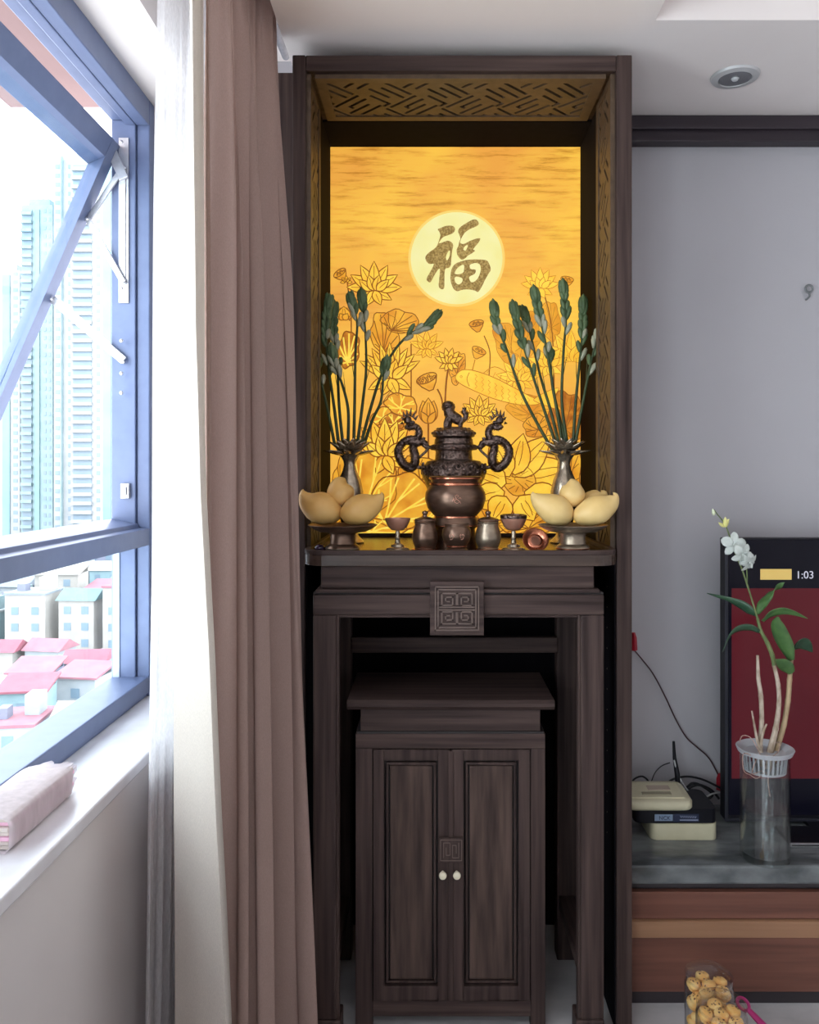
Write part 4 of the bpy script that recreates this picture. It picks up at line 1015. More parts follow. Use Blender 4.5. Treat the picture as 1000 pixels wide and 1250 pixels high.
# --- tuberose stalks, one thing each
STG = mat('dark_green_stalk', RGB(52, 66, 40), RGB(72, 88, 50), .55, scale=(60, 60, 20))
BUDG = mat('green_bud', RGB(72, 94, 60), RGB(106, 128, 88), .5, scale=(60, 60, 30))
BUDP = mat('pale_green_bud', RGB(158, 160, 134), RGB(188, 188, 164), .5, scale=(60, 60, 30))
def stalk(label, pts, bud_from, group, vase_c, Y=YV, thick=2.1, dys=0.0):
    """pts: photo points bottom to top of the stalk; buds cover the part above bud_from (0..1)"""
    sp = spline(pts, 8); n = len(sp)
    W = []
    for i, (a, b) in enumerate(sp):
        t = i / (n - 1); W.append(P(a, b, Y + dys * t))
    foot = Vector((vase_c.x + (W[0].x - vase_c.x) * .25, vase_c.y + .004, vase_c.z - .02))
    path = [foot, foot.lerp(W[0], .5)] + W
    rd = [thick * Y / F] * 2 + [thick * Y / F * (1 - .45 * i / (n - 1)) for i in range(n)]
    r0 = thing('tuberose_stalk', label, 'flower stalk', foot, group)
    MB().tube(path, rd, 7).build('stem', STG, r0, smooth=True, angle=180)
    i0 = int(n * bud_from); rnd = random.Random(int(pts[0][0] * 31 + pts[-1][1] * 7)); k = 0
    step = max(2, (n - i0) // 7)
    idx = list(range(i0, n - 1, step))
    for j, i in enumerate(idx):
        t = j / max(1, len(idx) - 1); d = (W[min(i + 1, n - 1)] - W[max(i - 1, 0)]).normalized()
        for s in ((-1, 1) if t > .35 else ((-1,) if j % 2 else (1,))):
            side = Vector((s, -.4 + .5 * rnd.random(), 0)).normalized(); side = (side - d * side.dot(d)).normalized()
            L = (13 + 5 * rnd.random()) * Y / F; R_ = (2.9 + .7 * rnd.random()) * Y / F
            a = W[i] + side * (rd[2 + i] * .8); dd = (d * 1.0 + side * (.32 - .16 * t)).normalized()
            m = MB(); m.tube([a, a + dd * L * .25, a + dd * L * .6, a + dd * L * .88, a + dd * L], [R_ * .35, R_ * .75, R_, R_ * .7, R_ * .1], 8)
            m.build('bud', BUDG if (t > .55 or rnd.random() < .35) else BUDP, r0, smooth=True, angle=180)
    e = W[-1]; d = (W[-1] - W[-4]).normalized(); R_ = 4.2 * Y / F
    for s in (-1, 0, 1):
        a = W[-3] + Vector((s * R_ * .7, -.004 * (s == 0), 0)); L = (17 + 3 * (s == 0)) * Y / F
        m = MB(); m.tube([a - d * L * .2, a + d * L * .2, a + d * L * .55, a + d * L * .85, a + d * L], [R_ * .3, R_ * .8, R_ * .85, R_ * .55, R_ * .08], 8)
        m.build('bud', BUDG, r0, smooth=True, angle=180)
    # narrow bract leaf low on the stem
    i = int(n * .35); d = (W[i + 2] - W[i]).normalized(); sd = Vector((1 if rnd.random() < .5 else -1, 0, 0))
    m = MB(); m.blade([W[i], W[i] + d * .04 + sd * .006, W[i] + d * .085 + sd * .012], [.004, .0045, .0005], Vector((0, 1, 0)), .2); m.build('bract', STG, r0, solid=.0008)
LS = [
    ('outermost left tuberose stalk in the left vase', [(408, 540), (400, 500), (391, 460), (385, 420), (383, 385)], .45, 0),
    ('left-vase tuberose stalk with heavy pale buds, second from left', [(413, 538), (407, 490), (400, 440), (398, 400), (401, 372)], .4, .03),
    ('left-vase tuberose stalk leaning behind the second, third from left', [(418, 536), (414, 495), (412, 450), (408, 410), (408, 378)], .5, .06),
    ('left-vase tuberose stalk with low purple-grey buds, fourth from left', [(425, 538), (425, 500), (418, 470), (410, 450), (407, 435)], .6, -.03),
    ('left-vase tuberose stalk whose tip forks outward left of the tallest', [(432, 538), (433, 490), (434, 430), (436, 395), (430, 370)], .72, 0),
    ('tallest tuberose stalk in the left vase', [(437, 537), (443, 490), (447, 450), (446, 405), (442, 362)], .68, .02),
    ('left-vase tuberose stalk bending sharply right at its tip', [(442, 537), (452, 500), (464, 462), (480, 430), (500, 408), (517, 400), (528, 390)], .6, .02),
    ('short right-leaning tuberose stalk in the left vase', [(446, 538), (455, 512), (465, 490), (468, 462), (470, 450)], .7, -.03),
]
for lb, pts, bf, dy in LS: stalk(lb, pts, bf, 'tuberose stalks in the left vase', vL, dys=dy)
RS = [
    ('outermost left tuberose stalk in the right vase', [(672, 545), (655, 515), (635, 475), (618, 425), (608, 400), (604, 380)], .5, .02),
    ('right-vase tuberose stalk with thick green tip, second from left', [(678, 540), (666, 505), (651, 460), (637, 415), (628, 378)], .5, 0),
    ('thin right-vase tuberose stalk behind the second one', [(682, 540), (672, 500), (660, 460), (648, 410), (641, 385)], .6, .05),
    ('right-vase tuberose stalk with narrow tip, fourth from left', [(686, 538), (678, 490), (668, 430), (660, 390), (654, 362)], .5, -.02),
    ('short plain tuberose stalk amid the right vase', [(690, 538), (676, 480), (672, 448), (670, 432)], .75, .04),
    ('tallest tuberose stalk in the right vase', [(692, 538), (686, 490), (688, 430), (691, 390), (688, 352)], .62, 0),
    ('right-vase tuberose stalk before the dark niche edge, second from right', [(700, 538), (703, 490), (708, 440), (711, 405), (712, 372)], .5, .02),
    ('outermost right tuberose stalk leaning across the niche side', [(703, 538), (712, 490), (722, 440), (732, 405), (742, 376)], .42, -.05),
]
for lb, pts, bf, dy in RS: stalk(lb, pts, bf, 'tuberose stalks in the right vase', vR, dys=dy)

# ================================================================ TV console, right
CF = 2.29; ZM = .396; CX0 = .545; CX1 = 3.05
CON = thing('tv_console', 'low red-brown wood television console with grey marble top', 'console', (1.8, 2.5, 0))
MB().box(CX0, CX1, CF, YB - .002, ZM - .052, ZM).build('marble_top', MARBLE, CON, bevel=.006)
MB().box(CX0, CX1, CF + .012, CF + .03, ZM - .064, ZM - .052).build('shadow_gap', CONSD, CON)
zt = lambda py: CAM_H - (py - VY) / F * (CF + .008)
MB().box(CX0, CX1, CF + .03, YB - .01, .05, ZM - .06).build('carcass', CONSD, CON)
def drawer_row(z0, z1, n, mt):
    wd_ = (CX1 - CX0) / n
    for k in range(n):
        MB().box(CX0 + k * wd_ + .002, CX0 + (k + 1) * wd_ - .002, CF + .008, CF + .03, z0, z1).build('drawer_front', mt, CON, bevel=.002)
drawer_row(zt(1122), zt(1089), 1, CONSW)
drawer_row(zt(1211), zt(1145), 2, CONSW)
MB().prism([[(CF + .004, zt(1144)), (CF + .001, zt(1124)), (CF + .03, zt(1122)), (CF + .03, zt(1144))]], lambda y, z, t: (t, y, z), CX0, CX1).build('pull_strip', CONSL, CON, bevel=.001)
MB().box(CX0, CX1, CF + .02, CF + .05, 0, zt(1211)).build('plinth', CONSD, CON)
# --- television
TY = 2.56; tp = P(885, 657, TY); TX = tp.x; TZ1 = tp.z; TZ0 = ZM
BLK = mat('black_plastic', RGB(16, 16, 24), RGB(22, 22, 30), .45, scale=(30, 30, 30), spec=.25); SCRK = mat('dark_screen', RGB(20, 20, 34), RGB(24, 24, 40), .16, scale=(3, 3, 3))
def screen(name, c1, c2, e, rough=.18):
    m = glow(name, c1, c2, e, (2, 2, 2)); m.node_tree.nodes['Principled BSDF'].inputs['Roughness'].default_value = rough; m.node_tree.nodes['Principled BSDF'].inputs['Specular IOR Level'].default_value = .2; return m
SRED = screen('dark_red_screen_picture', RGB(92, 28, 38), RGB(106, 34, 44), .55); SGOLD = screen('gold_screen_picture', RGB(196, 166, 92), RGB(214, 190, 120), .95); SWH = screen('white_screen_text', RGB(190, 190, 205), RGB(200, 200, 214), .9)
SDK = screen('navy_screen_black', RGB(17, 17, 32), RGB(20, 20, 36), .35)
TXE = TX + 1.62
TV = thing('television', 'large black television with a dark red picture on the marble console', 'television', (TX + .8, TY, ZM))
MB().box(TX, TXE, TY, TY + .045, TZ0 + .012, TZ1).build('cabinet', BLK, TV, bevel=.004)
for xf in (TX + .25, TXE - .5): MB().box(xf, xf + .25, TY - .05, TY + .10, ZM, ZM + .012).build('stand_foot', BLK, TV, bevel=.002)
MB().box(TX - .001, TX + .008, TY - .006, TY, TZ0 + .012, TZ1).box(TXE - .008, TXE, TY - .006, TY, TZ0 + .012, TZ1).box(TX + .008, TXE - .008, TY - .006, TY, TZ0 + .012, TZ0 + .02).build('bezel', mat('grey_bezel', RGB(44, 45, 56), rough=.4, metal=.3), TV, bevel=.001)
a = P(893, 718, TY); b = P(893, 950, TY)
SCN = MB().box(TX + .012, TXE - .008, TY - .002, TY, TZ0 + .03, TZ1 - .006).build('screen', SDK, TV)
MB().box(a.x, TXE - .02, TY - .0032, TY - .002, b.z, a.z).build('red_picture', SRED, SCN)
a = P(928, 694.5, TY); b = P(966, 707.5, TY)
MB().box(a.x, b.x, TY - .0036, TY - .002, b.z, a.z).build('gold_banner', SGOLD, SCN)
def text(name, txt, loc, size, mt, parent, depth=.0006):
    cu = bpy.data.curves.new(name, 'FONT'); cu.body = txt; cu.size = size; cu.extrude = depth; cu.align_x = 'LEFT'; cu.resolution_u = 3
    tmp = bpy.data.objects.new(name + '_tmp', cu); COL.objects.link(tmp)
    bpy.context.view_layer.update()
    me = bpy.data.meshes.new_from_object(tmp.evaluated_get(bpy.context.evaluated_depsgraph_get()))
    bpy.data.objects.remove(tmp); me.materials.clear(); me.materials.append(mt)
    o = bpy.data.objects.new(name, me); COL.objects.link(o); o.parent = parent
    o.location = Vector(loc) - WL[parent]; o.rotation_euler = (radians(90), 0, 0); WL[o] = WL[parent]
    return o
a = P(971, 706, TY); text('clock_digits', '1:03', (a.x, TY - .0032, a.z), .0335, SWH, SCN)
# --- media box on the console
a = P(965, 1046, 2.40)
SB = thing('media_box', 'slim black media box with silver edges beside the orchid vase', 'media box', (a.x + .14, 2.47, ZM))
z1 = P(0, 1029, 2.40).z
MB().box(a.x + .002, a.x + .30, 2.402, 2.52, ZM, z1).build('case', BLK, SB, bevel=.004)
MB().box(a.x, a.x + .302, 2.399, 2.404, z1 - .005, z1 - .001).box(a.x, a.x + .302, 2.399, 2.404, ZM + .002, ZM + .005).box(a.x, a.x + .004, 2.399, 2.404, ZM + .005, z1 - .005).build('silver_edge', STEEL, SB)
# --- answering device: black case on a cream base, with a cream cordless phone dock lying on it
CREAM = mat('cream_plastic', RGB(196, 190, 160), RGB(206, 200, 172), .4, scale=(20, 20, 20)); CREAMD = mat('cream_plastic_shadow', RGB(150, 144, 120), rough=.5)
DYF = 2.45
def frr(px0, px1, y0, y1, r, z0, z1, name, mt, parent, bev=.004, dx=0):
    x0, x1 = P(px0, 0, y0).x, P(px1, 0, y0).x
    n = 6; lp = []
    for (cxx, cyy2, a0_) in ((x1 - r, y1 - r, 0), (x0 + r, y1 - r, 90), (x0 + r, y0 + r, 180), (x1 - r, y0 + r, 270)):
        for i in range(n + 1):
            t = radians(a0_ + 90 * i / n); lp.append((cxx + r * cos(t), cyy2 + r * sin(t)))
    return MB().prism([lp], fz, z0, z1).build(name, mt, parent, smooth=True, angle=40, bevel=bev)
zz = lambda py, Y=DYF: CAM_H - (py - VY) / F * Y
DEV = thing('telephone_base', 'cream based telephone unit with black upper case and sticker on the console', 'telephone base', (P(835, 0, DYF).x, DYF + .07, ZM))
frr(795, 877, DYF, DYF + .15, .022, ZM, zz(1006), 'lower_case', CREAM, DEV)
frr(776, 876, DYF + .006, DYF + .16, .02, zz(1006), zz(988.5), 'upper_case', BLK, DEV)
a = P(800, 1003, DYF); b = P(822, 995, DYF)
STK = MB().box(a.x, b.x, DYF + .0045, DYF + .007, zz(1003), zz(995)).build('sticker', mat('silver_blue_sticker', RGB(120, 138, 164), RGB(140, 156, 180), .3), DEV)
text('sticker_letters', 'NCK', (P(805, 0, DYF).x, DYF + .0042, zz(1001.5)), .016, mat('dark_ink', RGB(30, 34, 60), rough=.5), STK)
BLUE = mat('navy_sticker', RGB(34, 42, 70), rough=.3); INK = mat('pale_ink', RGB(150, 158, 180), rough=.4)
a = P(824, 0, DYF)
ST2 = MB().box(P(823, 0, DYF).x, P(854, 0, DYF).x, DYF + .0045, DYF + .007, zz(1004), zz(994.5)).build('sticker', BLUE, DEV)
MB().box(P(830.5, 0, DYF).x, P(853, 0, DYF).x, DYF + .0038, DYF + .0046, zz(1002.4), zz(1001.2)).build('printed_line', INK, ST2)
m = MB(); m.tube([Vector((P(831 + i * 1.4, 0, DYF).x, DYF + .004, zz(997.2 + (1.3 if i % 2 else -.6) + .05 * i))) for i in range(15)], [.0011] * 15, 5); m.build('printed_script', INK, ST2)
MB().tube([P(828.5, 972, 2.60), P(827, 945, 2.60), P(823.5, 925, 2.62), P(822.5, 905, 2.62)], [.0085, .0085, .006, .0042], 10).build('antenna', BLK, DEV, smooth=True)
# phone dock
PH = thing('phone_dock', 'cream cordless phone dock lying tilted on the black telephone unit', 'phone dock', (P(805, 0, DYF).x, DYF + .05, zz(990)))
x0, x1 = P(764, 0, DYF).x, P(847, 0, DYF).x; zb0 = zz(988.5)
n = 8; rows2 = []
def dock_loop(ins, z_f, z_b):
    lp = []; r = .03
    for (cxx, cyy2, a0_) in ((x1 - r, DYF + .13 - r, 0), (x0 + r, DYF + .13 - r, 90), (x0 + r, DYF - .012 + r, 180), (x1 - r, DYF - .012 + r, 270)):
        for i in range(n + 1):
            t = radians(a0_ + 90 * i / n); px_, py_ = cxx + (r - ins) * cos(t), cyy2 + (r - ins) * sin(t)
            f_ = (py_ - (DYF - .012)) / .142; lp.append(Vector((px_, py_, z_f + (z_b - z_f) * f_)))
    return lp
m = MB(); LPS = [dock_loop(.006, zb0, zb0), dock_loop(0, zb0 + .006, zb0 + .006), dock_loop(0, zb0 + .020, zb0 + .032), dock_loop(.007, zb0 + .027, zb0 + .040)]
for lp in LPS: m.v += lp
N_ = len(LPS[0])
for i in range(len(LPS) - 1):
    for k in range(N_): m._f([i * N_ + k, i * N_ + (k + 1) % N_, (i + 1) * N_ + (k + 1) % N_, (i + 1) * N_ + k])
m._f(list(reversed(range(N_)))); m._f([3 * N_ + k for k in range(N_)])
m.build('dock_body', CREAM, PH, smooth=True, angle=60)
dz = lambda y: zb0 + .027 + .013 * (y - (DYF - .012)) / .142
def slab(xa, xb, ya, yb, h, name, mt, dn=.004):
    m = MB(); q = [(xa, ya), (xb, ya), (xb, yb), (xa, yb)]
    m.prism([q], lambda x, y, t: (x, y, dz(y) + t), -dn, h); return m.build(name, mt, PH, bevel=.002)
xm_ = (x0 + x1) / 2
slab(x0 + .022, x1 - .022, DYF + .012, DYF + .105, .004, 'cradle', CREAM)
slab(xm_ - .045, xm_ + .045, DYF + .025, DYF + .042, .006, 'cradle_slot', CREAMD)
slab(xm_ - .02, xm_ + .05, DYF + .055, DYF + .085, .0055, 'cradle_plate', mat('pinkish_plate', RGB(172, 156, 140), rough=.45))
# --- cables
CB = mat('black_cable', RGB(24, 24, 30), rough=.5); CW_ = mat('white_cable', RGB(176, 178, 180), rough=.5); REDP = mat('red_plug_plastic', RGB(150, 22, 40), RGB(165, 28, 46), .4)
CBR = mat('dark_red_cord', RGB(58, 30, 38), RGB(70, 34, 42), .5)
def cable(name, label, pts, r, mt, n=8):
    q = [P(a, b, y) for a, b, y in spline(pts, 10)]
    o = MB().tube(q, r, n).build(name, mt, None, smooth=True, angle=180); return tag(o, label, 'cable')
cr_ = thing('power_cord', 'thin dark red cord strung down the wall between two red plugs', 'cord', P(775, 785, 2.71))
MB().tube([P(a, b, y) for a, b, y in spline([(773, 792, 2.705), (784, 805, 2.705), (797, 822, 2.705), (812, 850, 2.705), (825, 878, 2.705), (838, 900, 2.705), (851, 912, 2.705), (866, 926, 2.705), (879, 950, 2.70)], 10)], .0022, 8).build('cord', CBR, cr_, smooth=True)
def plug(px, py0, py1, w0, w1):
    m = MB(); Y = 2.70
    pts = [P(px, py0, Y), P(px + .5, py0 + (py1 - py0) * .3, Y), P(px + 1, py1, Y)]
    m.tube(pts, [w0, (w0 + w1) * .6, w1], 4, sq=.9); m.build('plug', REDP, cr_, bevel=.002)
plug(773, 772, 794, .008, .014); plug(879, 944, 964, .008, .018)
cable('white_cable', 'white cable dropping in front of antenna and looping right', [(823, 928, 2.61), (828, 946, 2.60), (836, 960, 2.60), (846, 971, 2.60), (858, 974, 2.61), (870, 969, 2.63), (884, 967, 2.66)], .0028, CW_)
cable('black_cable', 'black cable arching over the phone toward the television', [(812, 962, 2.66), (820, 952, 2.66), (838, 948, 2.66), (856, 951, 2.67), (872, 958, 2.68), (886, 966, 2.68)], .0035, CB)
cable('black_cable', 'thin black cable curving up left of the antenna', [(795, 955, 2.68), (800, 943, 2.68), (808, 935, 2.68), (818, 931, 2.67)], .0018, CB)
cable('black_cable', 'black cable coil humped behind the phone dock at far left', [(768, 958, 2.66), (776, 950, 2.66), (785, 948, 2.66), (792, 955, 2.66), (790, 966, 2.66), (780, 966, 2.66)], .003, CB)
cable('black_cable', 'loose black cable bundle resting behind the telephone unit', [(838, 962, 2.67), (846, 956, 2.67), (858, 960, 2.67), (870, 970, 2.67), (860, 976, 2.67), (846, 970, 2.67), (840, 964, 2.66), (852, 958, 2.66), (868, 964, 2.66), (878, 975, 2.66)], .004, CB)
# --- wall hook and downlight
a = P(985.5, 358, YB)
HK = thing('wall_hook', 'small grey ring hook screwed into the grey wall above television', 'hook', (a.x, YB, a.z))
GREYM = mat('grey_paint_metal', RGB(120, 124, 126), rough=.5, metal=.3)
m = MB(); m.tube([Vector((a.x + .012 * cos(t), YB - .014, a.z + .012 + .012 * sin(t))) for t in [2 * pi * i / 18 for i in range(18)]], .0035, 8, closed=True); m.build('ring', GREYM, HK, smooth=True)
m = MB(); m.tube([Vector((a.x, YB - .014, a.z + .001)), Vector((a.x + .003, YB - .012, a.z - .012)), Vector((a.x - .003, YB - .006, a.z - .02)), Vector((a.x - .004, YB, a.z - .021))], .0035, 8); m.build('shank', GREYM, HK, smooth=True)
dl = P(897.5, 93, 2.398)
DLT = thing('downlight', 'round recessed ceiling downlight with a grey metal rim', 'downlight', (dl.x, dl.y, ZC - .012))
MB().lathe((dl.x, dl.y, ZC), [(.046, -.002), (.048, -.010), (.066, -.007), (.070, -.0005)], 40).build('rim', mat('grey_white_rim', RGB(190, 190, 192), rough=.4, metal=.2), DLT, smooth=True)
MB().lathe((dl.x, dl.y, ZC), [(.0001, -.003), (.020, -.003), (.034, -.0035), (.046, -.008)], 40).build('reflector', mat('dark_chrome', RGB(120, 122, 126), RGB(150, 152, 156), .2, metal=.9), DLT, smooth=True)
MB().lathe((dl.x, dl.y, ZC - .004), [(.0001, -.010), (.008, -.009), (.012, -.004), (.012, 0)], 20).build('bulb', mat('frosted_bulb', RGB(190, 192, 195), rough=.2), DLT, smooth=True)

# ================================================================ orchid in a glass vase
OY = 2.335; oc = P(934, 1050, OY); ox = oc.x
VAS = thing('glass_vase', 'clear glass cylinder vase half filled with water on the marble top', 'vase', (ox, OY, ZM))
GLV = thin_glass('vase_glass', (.95, .965, .965, 1), .34, .03); WAT = thin_glass('water', (.93, .95, .95, 1), .3, .02)
vt = CAM_H - (918 - VY) / F * OY; R0 = 29 * OY / F
MB().lathe((ox, OY, 0), [(.0001, ZM), (R0 - .006, ZM), (R0, ZM + .006), (R0, vt), (R0 - .003, vt), (R0 - .003, ZM + .022), (R0 - .01, ZM + .018), (.0001, ZM + .016)], 48).build('glass_wall', GLV, VAS, smooth=True)
MB().lathe((ox, OY, 0), [(.0001, ZM + .018), (R0 - .0045, ZM + .023), (R0 - .0045, CAM_H - (985 - VY) / F * OY), (.0001, CAM_H - (985 - VY) / F * OY)], 48).build('water', WAT, VAS, smooth=True)
POTM = mat('white_translucent_plastic', RGB(170, 172, 178), RGB(184, 186, 192), .4)
POT = thing('net_pot', 'white slotted plastic net pot set in the mouth of the glass vase', 'pot', (ox, OY, vt))
MB().lathe((ox, OY, vt), [(R0 - .008, -.004), (R0 + .006, .001), (.0775, .010), (.079, .013), (.076, .0145), (.062, .006), (R0 - .010, .000)], 48).build('flange', POTM, POT, smooth=True)
m = MB()
for k in range(28):
    t = 2 * pi * k / 28; r1, r2 = R0 - .008, R0 - .013
    m.bar((ox + r1 * cos(t), OY + r1 * sin(t), vt - .002), (ox + r2 * cos(t), OY + r2 * sin(t), vt - .046), .005, .003, Vector((cos(t), sin(t), 0)))
m.build('basket_ribs', POTM, POT)
MB().lathe((ox, OY, vt), [(R0 - .011, -.052), (R0 - .0105, -.046), (R0 - .014, -.046), (R0 - .0145, -.052)], 40).lathe((ox, OY, vt), [(.0001, -.053), (R0 - .012, -.0525), (R0 - .012, -.050), (.0001, -.0505)], 40).build('basket_base', POTM, POT, smooth=True)
ORC = thing('orchid', 'white orchid with green strap leaves and bare canes in glass vase', 'orchid', (ox, OY, vt - .05))
CANE = mat('pale_orchid_cane', RGB(150, 130, 110), RGB(196, 180, 164), .55, scale=(60, 60, 25), contrast=(.4, .6)); CANEG = mat('green_orchid_cane', RGB(84, 104, 60), RGB(120, 132, 84), .5, scale=(50, 50, 25))
LEAFG = mat('orchid_leaf_green', RGB(58, 92, 50), RGB(84, 120, 66), .38, scale=(30, 30, 30)); LEAFD = mat('dark_orchid_leaf', RGB(40, 70, 52), RGB(56, 90, 64), .38, scale=(30, 30, 30))
WHT = cloth_mat('white_orchid_petal', RGB(232, 238, 234), .3); YEL = mat('yellow_green_bud', RGB(220, 214, 130), RGB(232, 228, 160), .5)
def cane(name, pts, rads, mt, dys=(0, 0)):
    sp = spline([p + (r,) for p, r in zip(pts, rads)], 8); n_ = len(sp)
    q = [P(a, b, OY + dys[0] + (dys[1] - dys[0]) * i / (n_ - 1)) for i, (a, b, r) in enumerate(sp)]
    MB().tube(q, [r * OY / F * (1 + .10 * (1 if (i % 8) in (0,) else 0)) for i, (a, b, r) in enumerate(sp)], 10).build(name, mt, ORC, smooth=True)
cane('cane', [(931, 935), (928, 912), (930, 880), (929, 850), (926, 828), (925, 800)], [3, 3.2, 2.8, 2.8, 2.4, 1.6], CANE)
cane('cane', [(929, 915), (925, 905), (921, 885), (918, 868)], [1.8, 1.8, 1.3, .9], CANE, (-.01, -.02))
cane('cane', [(928, 912), (932, 893), (936, 884)], [1.6, 1.6, 1], CANE, (-.01, -.02))
cane('cane', [(938, 938), (941, 915), (947, 890), (951, 860), (950, 835), (945, 812)], [3.8, 4.0, 3.4, 2.8, 2.6, 2.4], CANE, (0, 0))
cane('cane', [(945, 812), (943, 800), (937, 785), (929, 770), (925, 755)], [2.4, 2.8, 2.6, 2.2, 1.8], CANEG)
cane('cane', [(942, 938), (949, 912), (957, 885), (962, 855), (964, 830), (966, 805)], [3.2, 3.4, 3.2, 3.2, 3.0, 2.6], mat('tan_orchid_cane', RGB(160, 136, 104), RGB(188, 164, 130), .55, scale=(60, 60, 25)), (.015, .015))
cane('flower_spike', [(925, 755), (919, 735), (913, 716), (906, 695), (898, 676), (890, 652), (884, 638), (876, 628), (872, 622)], [1.4, 1.1, 1.1, 1, 1, .9, .8, .7, .6], CANEG)
cane('flower_spike', [(912, 714), (912, 700), (911, 690)], [.8, .8, .8], CANEG, (-.012, -.018))
def lf(pts, wds, mt, side=(0, -.55, .83), dy=0.0, cup=.25):
    sp = spline([p + (w_,) for p, w_ in zip(pts, wds)], 6)
    q = [P(a, b, OY + dy * (i / (len(sp) - 1))) for i, (a, b, w_) in enumerate(sp)]
    MB().blade(q, [max(.0003, w_ * OY / F) for a, b, w_ in sp], Vector(side), cup).build('leaf', mt, ORC, smooth=True, solid=.0012, angle=180)
lf([(925, 750), (930, 738), (940, 725), (950, 716), (958, 711)], [2, 5.5, 6.5, 4.5, .3], LEAFG, (.5, -.5, .7), -.05)
lf([(931, 758), (941, 749), (955, 745), (970, 748), (986, 755)], [2, 5, 5.5, 3.5, .3], LEAFG, (0, -.6, .8), -.06)
lf([(924, 751), (914, 745), (905, 739), (890, 732), (876, 728), (863, 724)], [2.5, 6.5, 6.5, 3.5, 2.2, .3], LEAFD, (0, -.5, .85), .05)
lf([(928, 772), (917, 767), (903, 768), (892, 776), (882, 796)], [2, 4.8, 5.5, 4, .3], LEAFD, (0, -.55, .8), -.04)
lf([(966, 806), (960, 790), (953, 775), (949, 762), (950, 753)], [4, 9, 9.5, 7, 1.2], LEAFG, (.8, -.55, .2), -.03)
lf([(966, 800), (970, 788), (978, 784), (985, 788), (992, 796)], [3, 7.5, 8.5, 6.5, .5], LEAFD, (.1, -.5, .85), .05)
lf([(967, 822), (962, 816), (955, 810), (947, 805)], [4, 8, 7, .5], LEAFG, (.3, -.5, .8), -.03)
def orchid_flower(px, py, scale, face, roll=0.0, dy=-.02):
    c = P(px, py, OY + dy); f = Vector(face).normalized(); up = Vector((0, 0, 1)); up = (up - f * up.dot(f)).normalized(); rt = f.cross(up)
    FL = None
    for k in range(5):
        a_ = roll + 2 * pi * k / 5 + pi / 2
        d = rt * cos(a_) + up * sin(a_); L = scale * (1.0 if k % 2 == 0 else .96); W_ = scale * (.30 if k in (0, 2, 3) else .40)
        pts = [c + d * L * t + f * (.10 * scale * sin(pi * t) - .12 * scale * t * t) for t in (0, .2, .45, .7, .9, 1.0)]
        m = MB(); m.blade(pts, [W_ * u for u in (.25, .65, 1, .95, .55, .08)], f.cross(d), .2)
        m.build('petal', WHT, ORC, smooth=True, solid=.0008, angle=180)
    m = MB(); pts = [c, c + f * scale * .3 - up * scale * .1, c + f * scale * .42 - up * scale * .38]
    m.blade(pts, [scale * .1, scale * .2, scale * .16], rt, -.6); m.ell(c + f * scale * .12, (scale * .10, scale * .10, scale * .12), nu=10, nv=6)
    m.build('lip', WHT, ORC, smooth=True, angle=180)
orchid_flower(896, 665, .037, (-.1, -1, .15), .1, -.02); orchid_flower(906, 677, .034, (.25, -1, -.25), .5, -.035); orchid_flower(914, 686, .031, (.5, -.8, -.5), .9, -.045)
def obud(px, py, L, R_, d, mt):
    c = P(px, py, OY - .005); d = Vector(d).normalized(); m = MB()
    m.tube([c, c + d * L * .3, c + d * L * .65, c + d * L], [R_ * .5, R_, R_ * .8, R_ * .1], 10); m.build('flower_bud', mt, ORC, smooth=True)
obud(886, 643, .030, .008, (-.15, -.3, 1), YEL); obud(885, 643, .026, .006, (.35, -.3, .9), YEL); obud(884, 643, .024, .005, (-.7, -.3, .5), YEL); obud(872, 629, .020, .0055, (-.25, 0, 1), mat('pale_green_tip', RGB(214, 222, 190), rough=.5))
ROOT = mat('pale_root', RGB(170, 140, 130), RGB(190, 164, 152), .6)
for pts in ([(922, 925), (908, 920), (908, 940), (916, 946), (924, 950), (932, 944), (936, 930)], [(930, 925), (918, 902), (907, 898), (903, 905)], [(940, 925), (950, 918), (952, 906), (946, 908)], [(926, 922), (918, 944), (930, 941), (936, 944)], [(936, 922), (944, 930), (938, 950), (940, 972)]):
    q = [P(a, b, OY - .052 + .004 * (i % 3)) for i, (a, b) in enumerate(spline(pts, 6))]
    MB().tube(q, .0013, 6).build('root', ROOT, ORC, smooth=True)

# ================================================================ snack jars on the floor, bottom right
PET = thin_glass('clear_jar_plastic', (.97, .97, .97, 1), .34, .06)
COOK = mat('yellow_cookie', RGB(246, 186, 98), RGB(252, 214, 138), .7, scale=(30, 30, 30), contrast=(.4, .6)); CHIP = mat('dark_bean', RGB(96, 50, 30), rough=.6)
ck = None
def jar(label, px, py, Y, H):
    p = P(px, py, Y); R_ = .057; t = thing('snack_jar', label, 'jar', (p.x, Y, 0))
    MB().lathe((p.x, Y, 0), [(.0001, .002), (R_ - .004, .002), (R_, .008), (R_, H - .035), (R_ - .004, H - .022), (R_ - .004, H - .018), (R_ - .006, H - .018), (R_ - .006, H - .024), (R_ - .0015, H - .036), (R_ - .0015, .009), (R_ - .005, .0045), (.0001, .0045)], 40).build('jar_wall', PET, t, smooth=True)
    MB().lathe((p.x, Y, H - .018), [(R_ - .002, -.004), (R_ - .001, .010), (R_ - .008, .016), (.02, .018), (.0001, .018)], 40).build('jar_lid', PET, t, smooth=True)
    return Vector((p.x, Y, .006))
j1 = jar('clear jar of round yellow cookies standing farther back on the floor', 865.5, 1200, 1.985, .29)
j2 = jar('clear jar of round yellow cookies standing nearer the camera', 881, 1230, 1.875, .29)
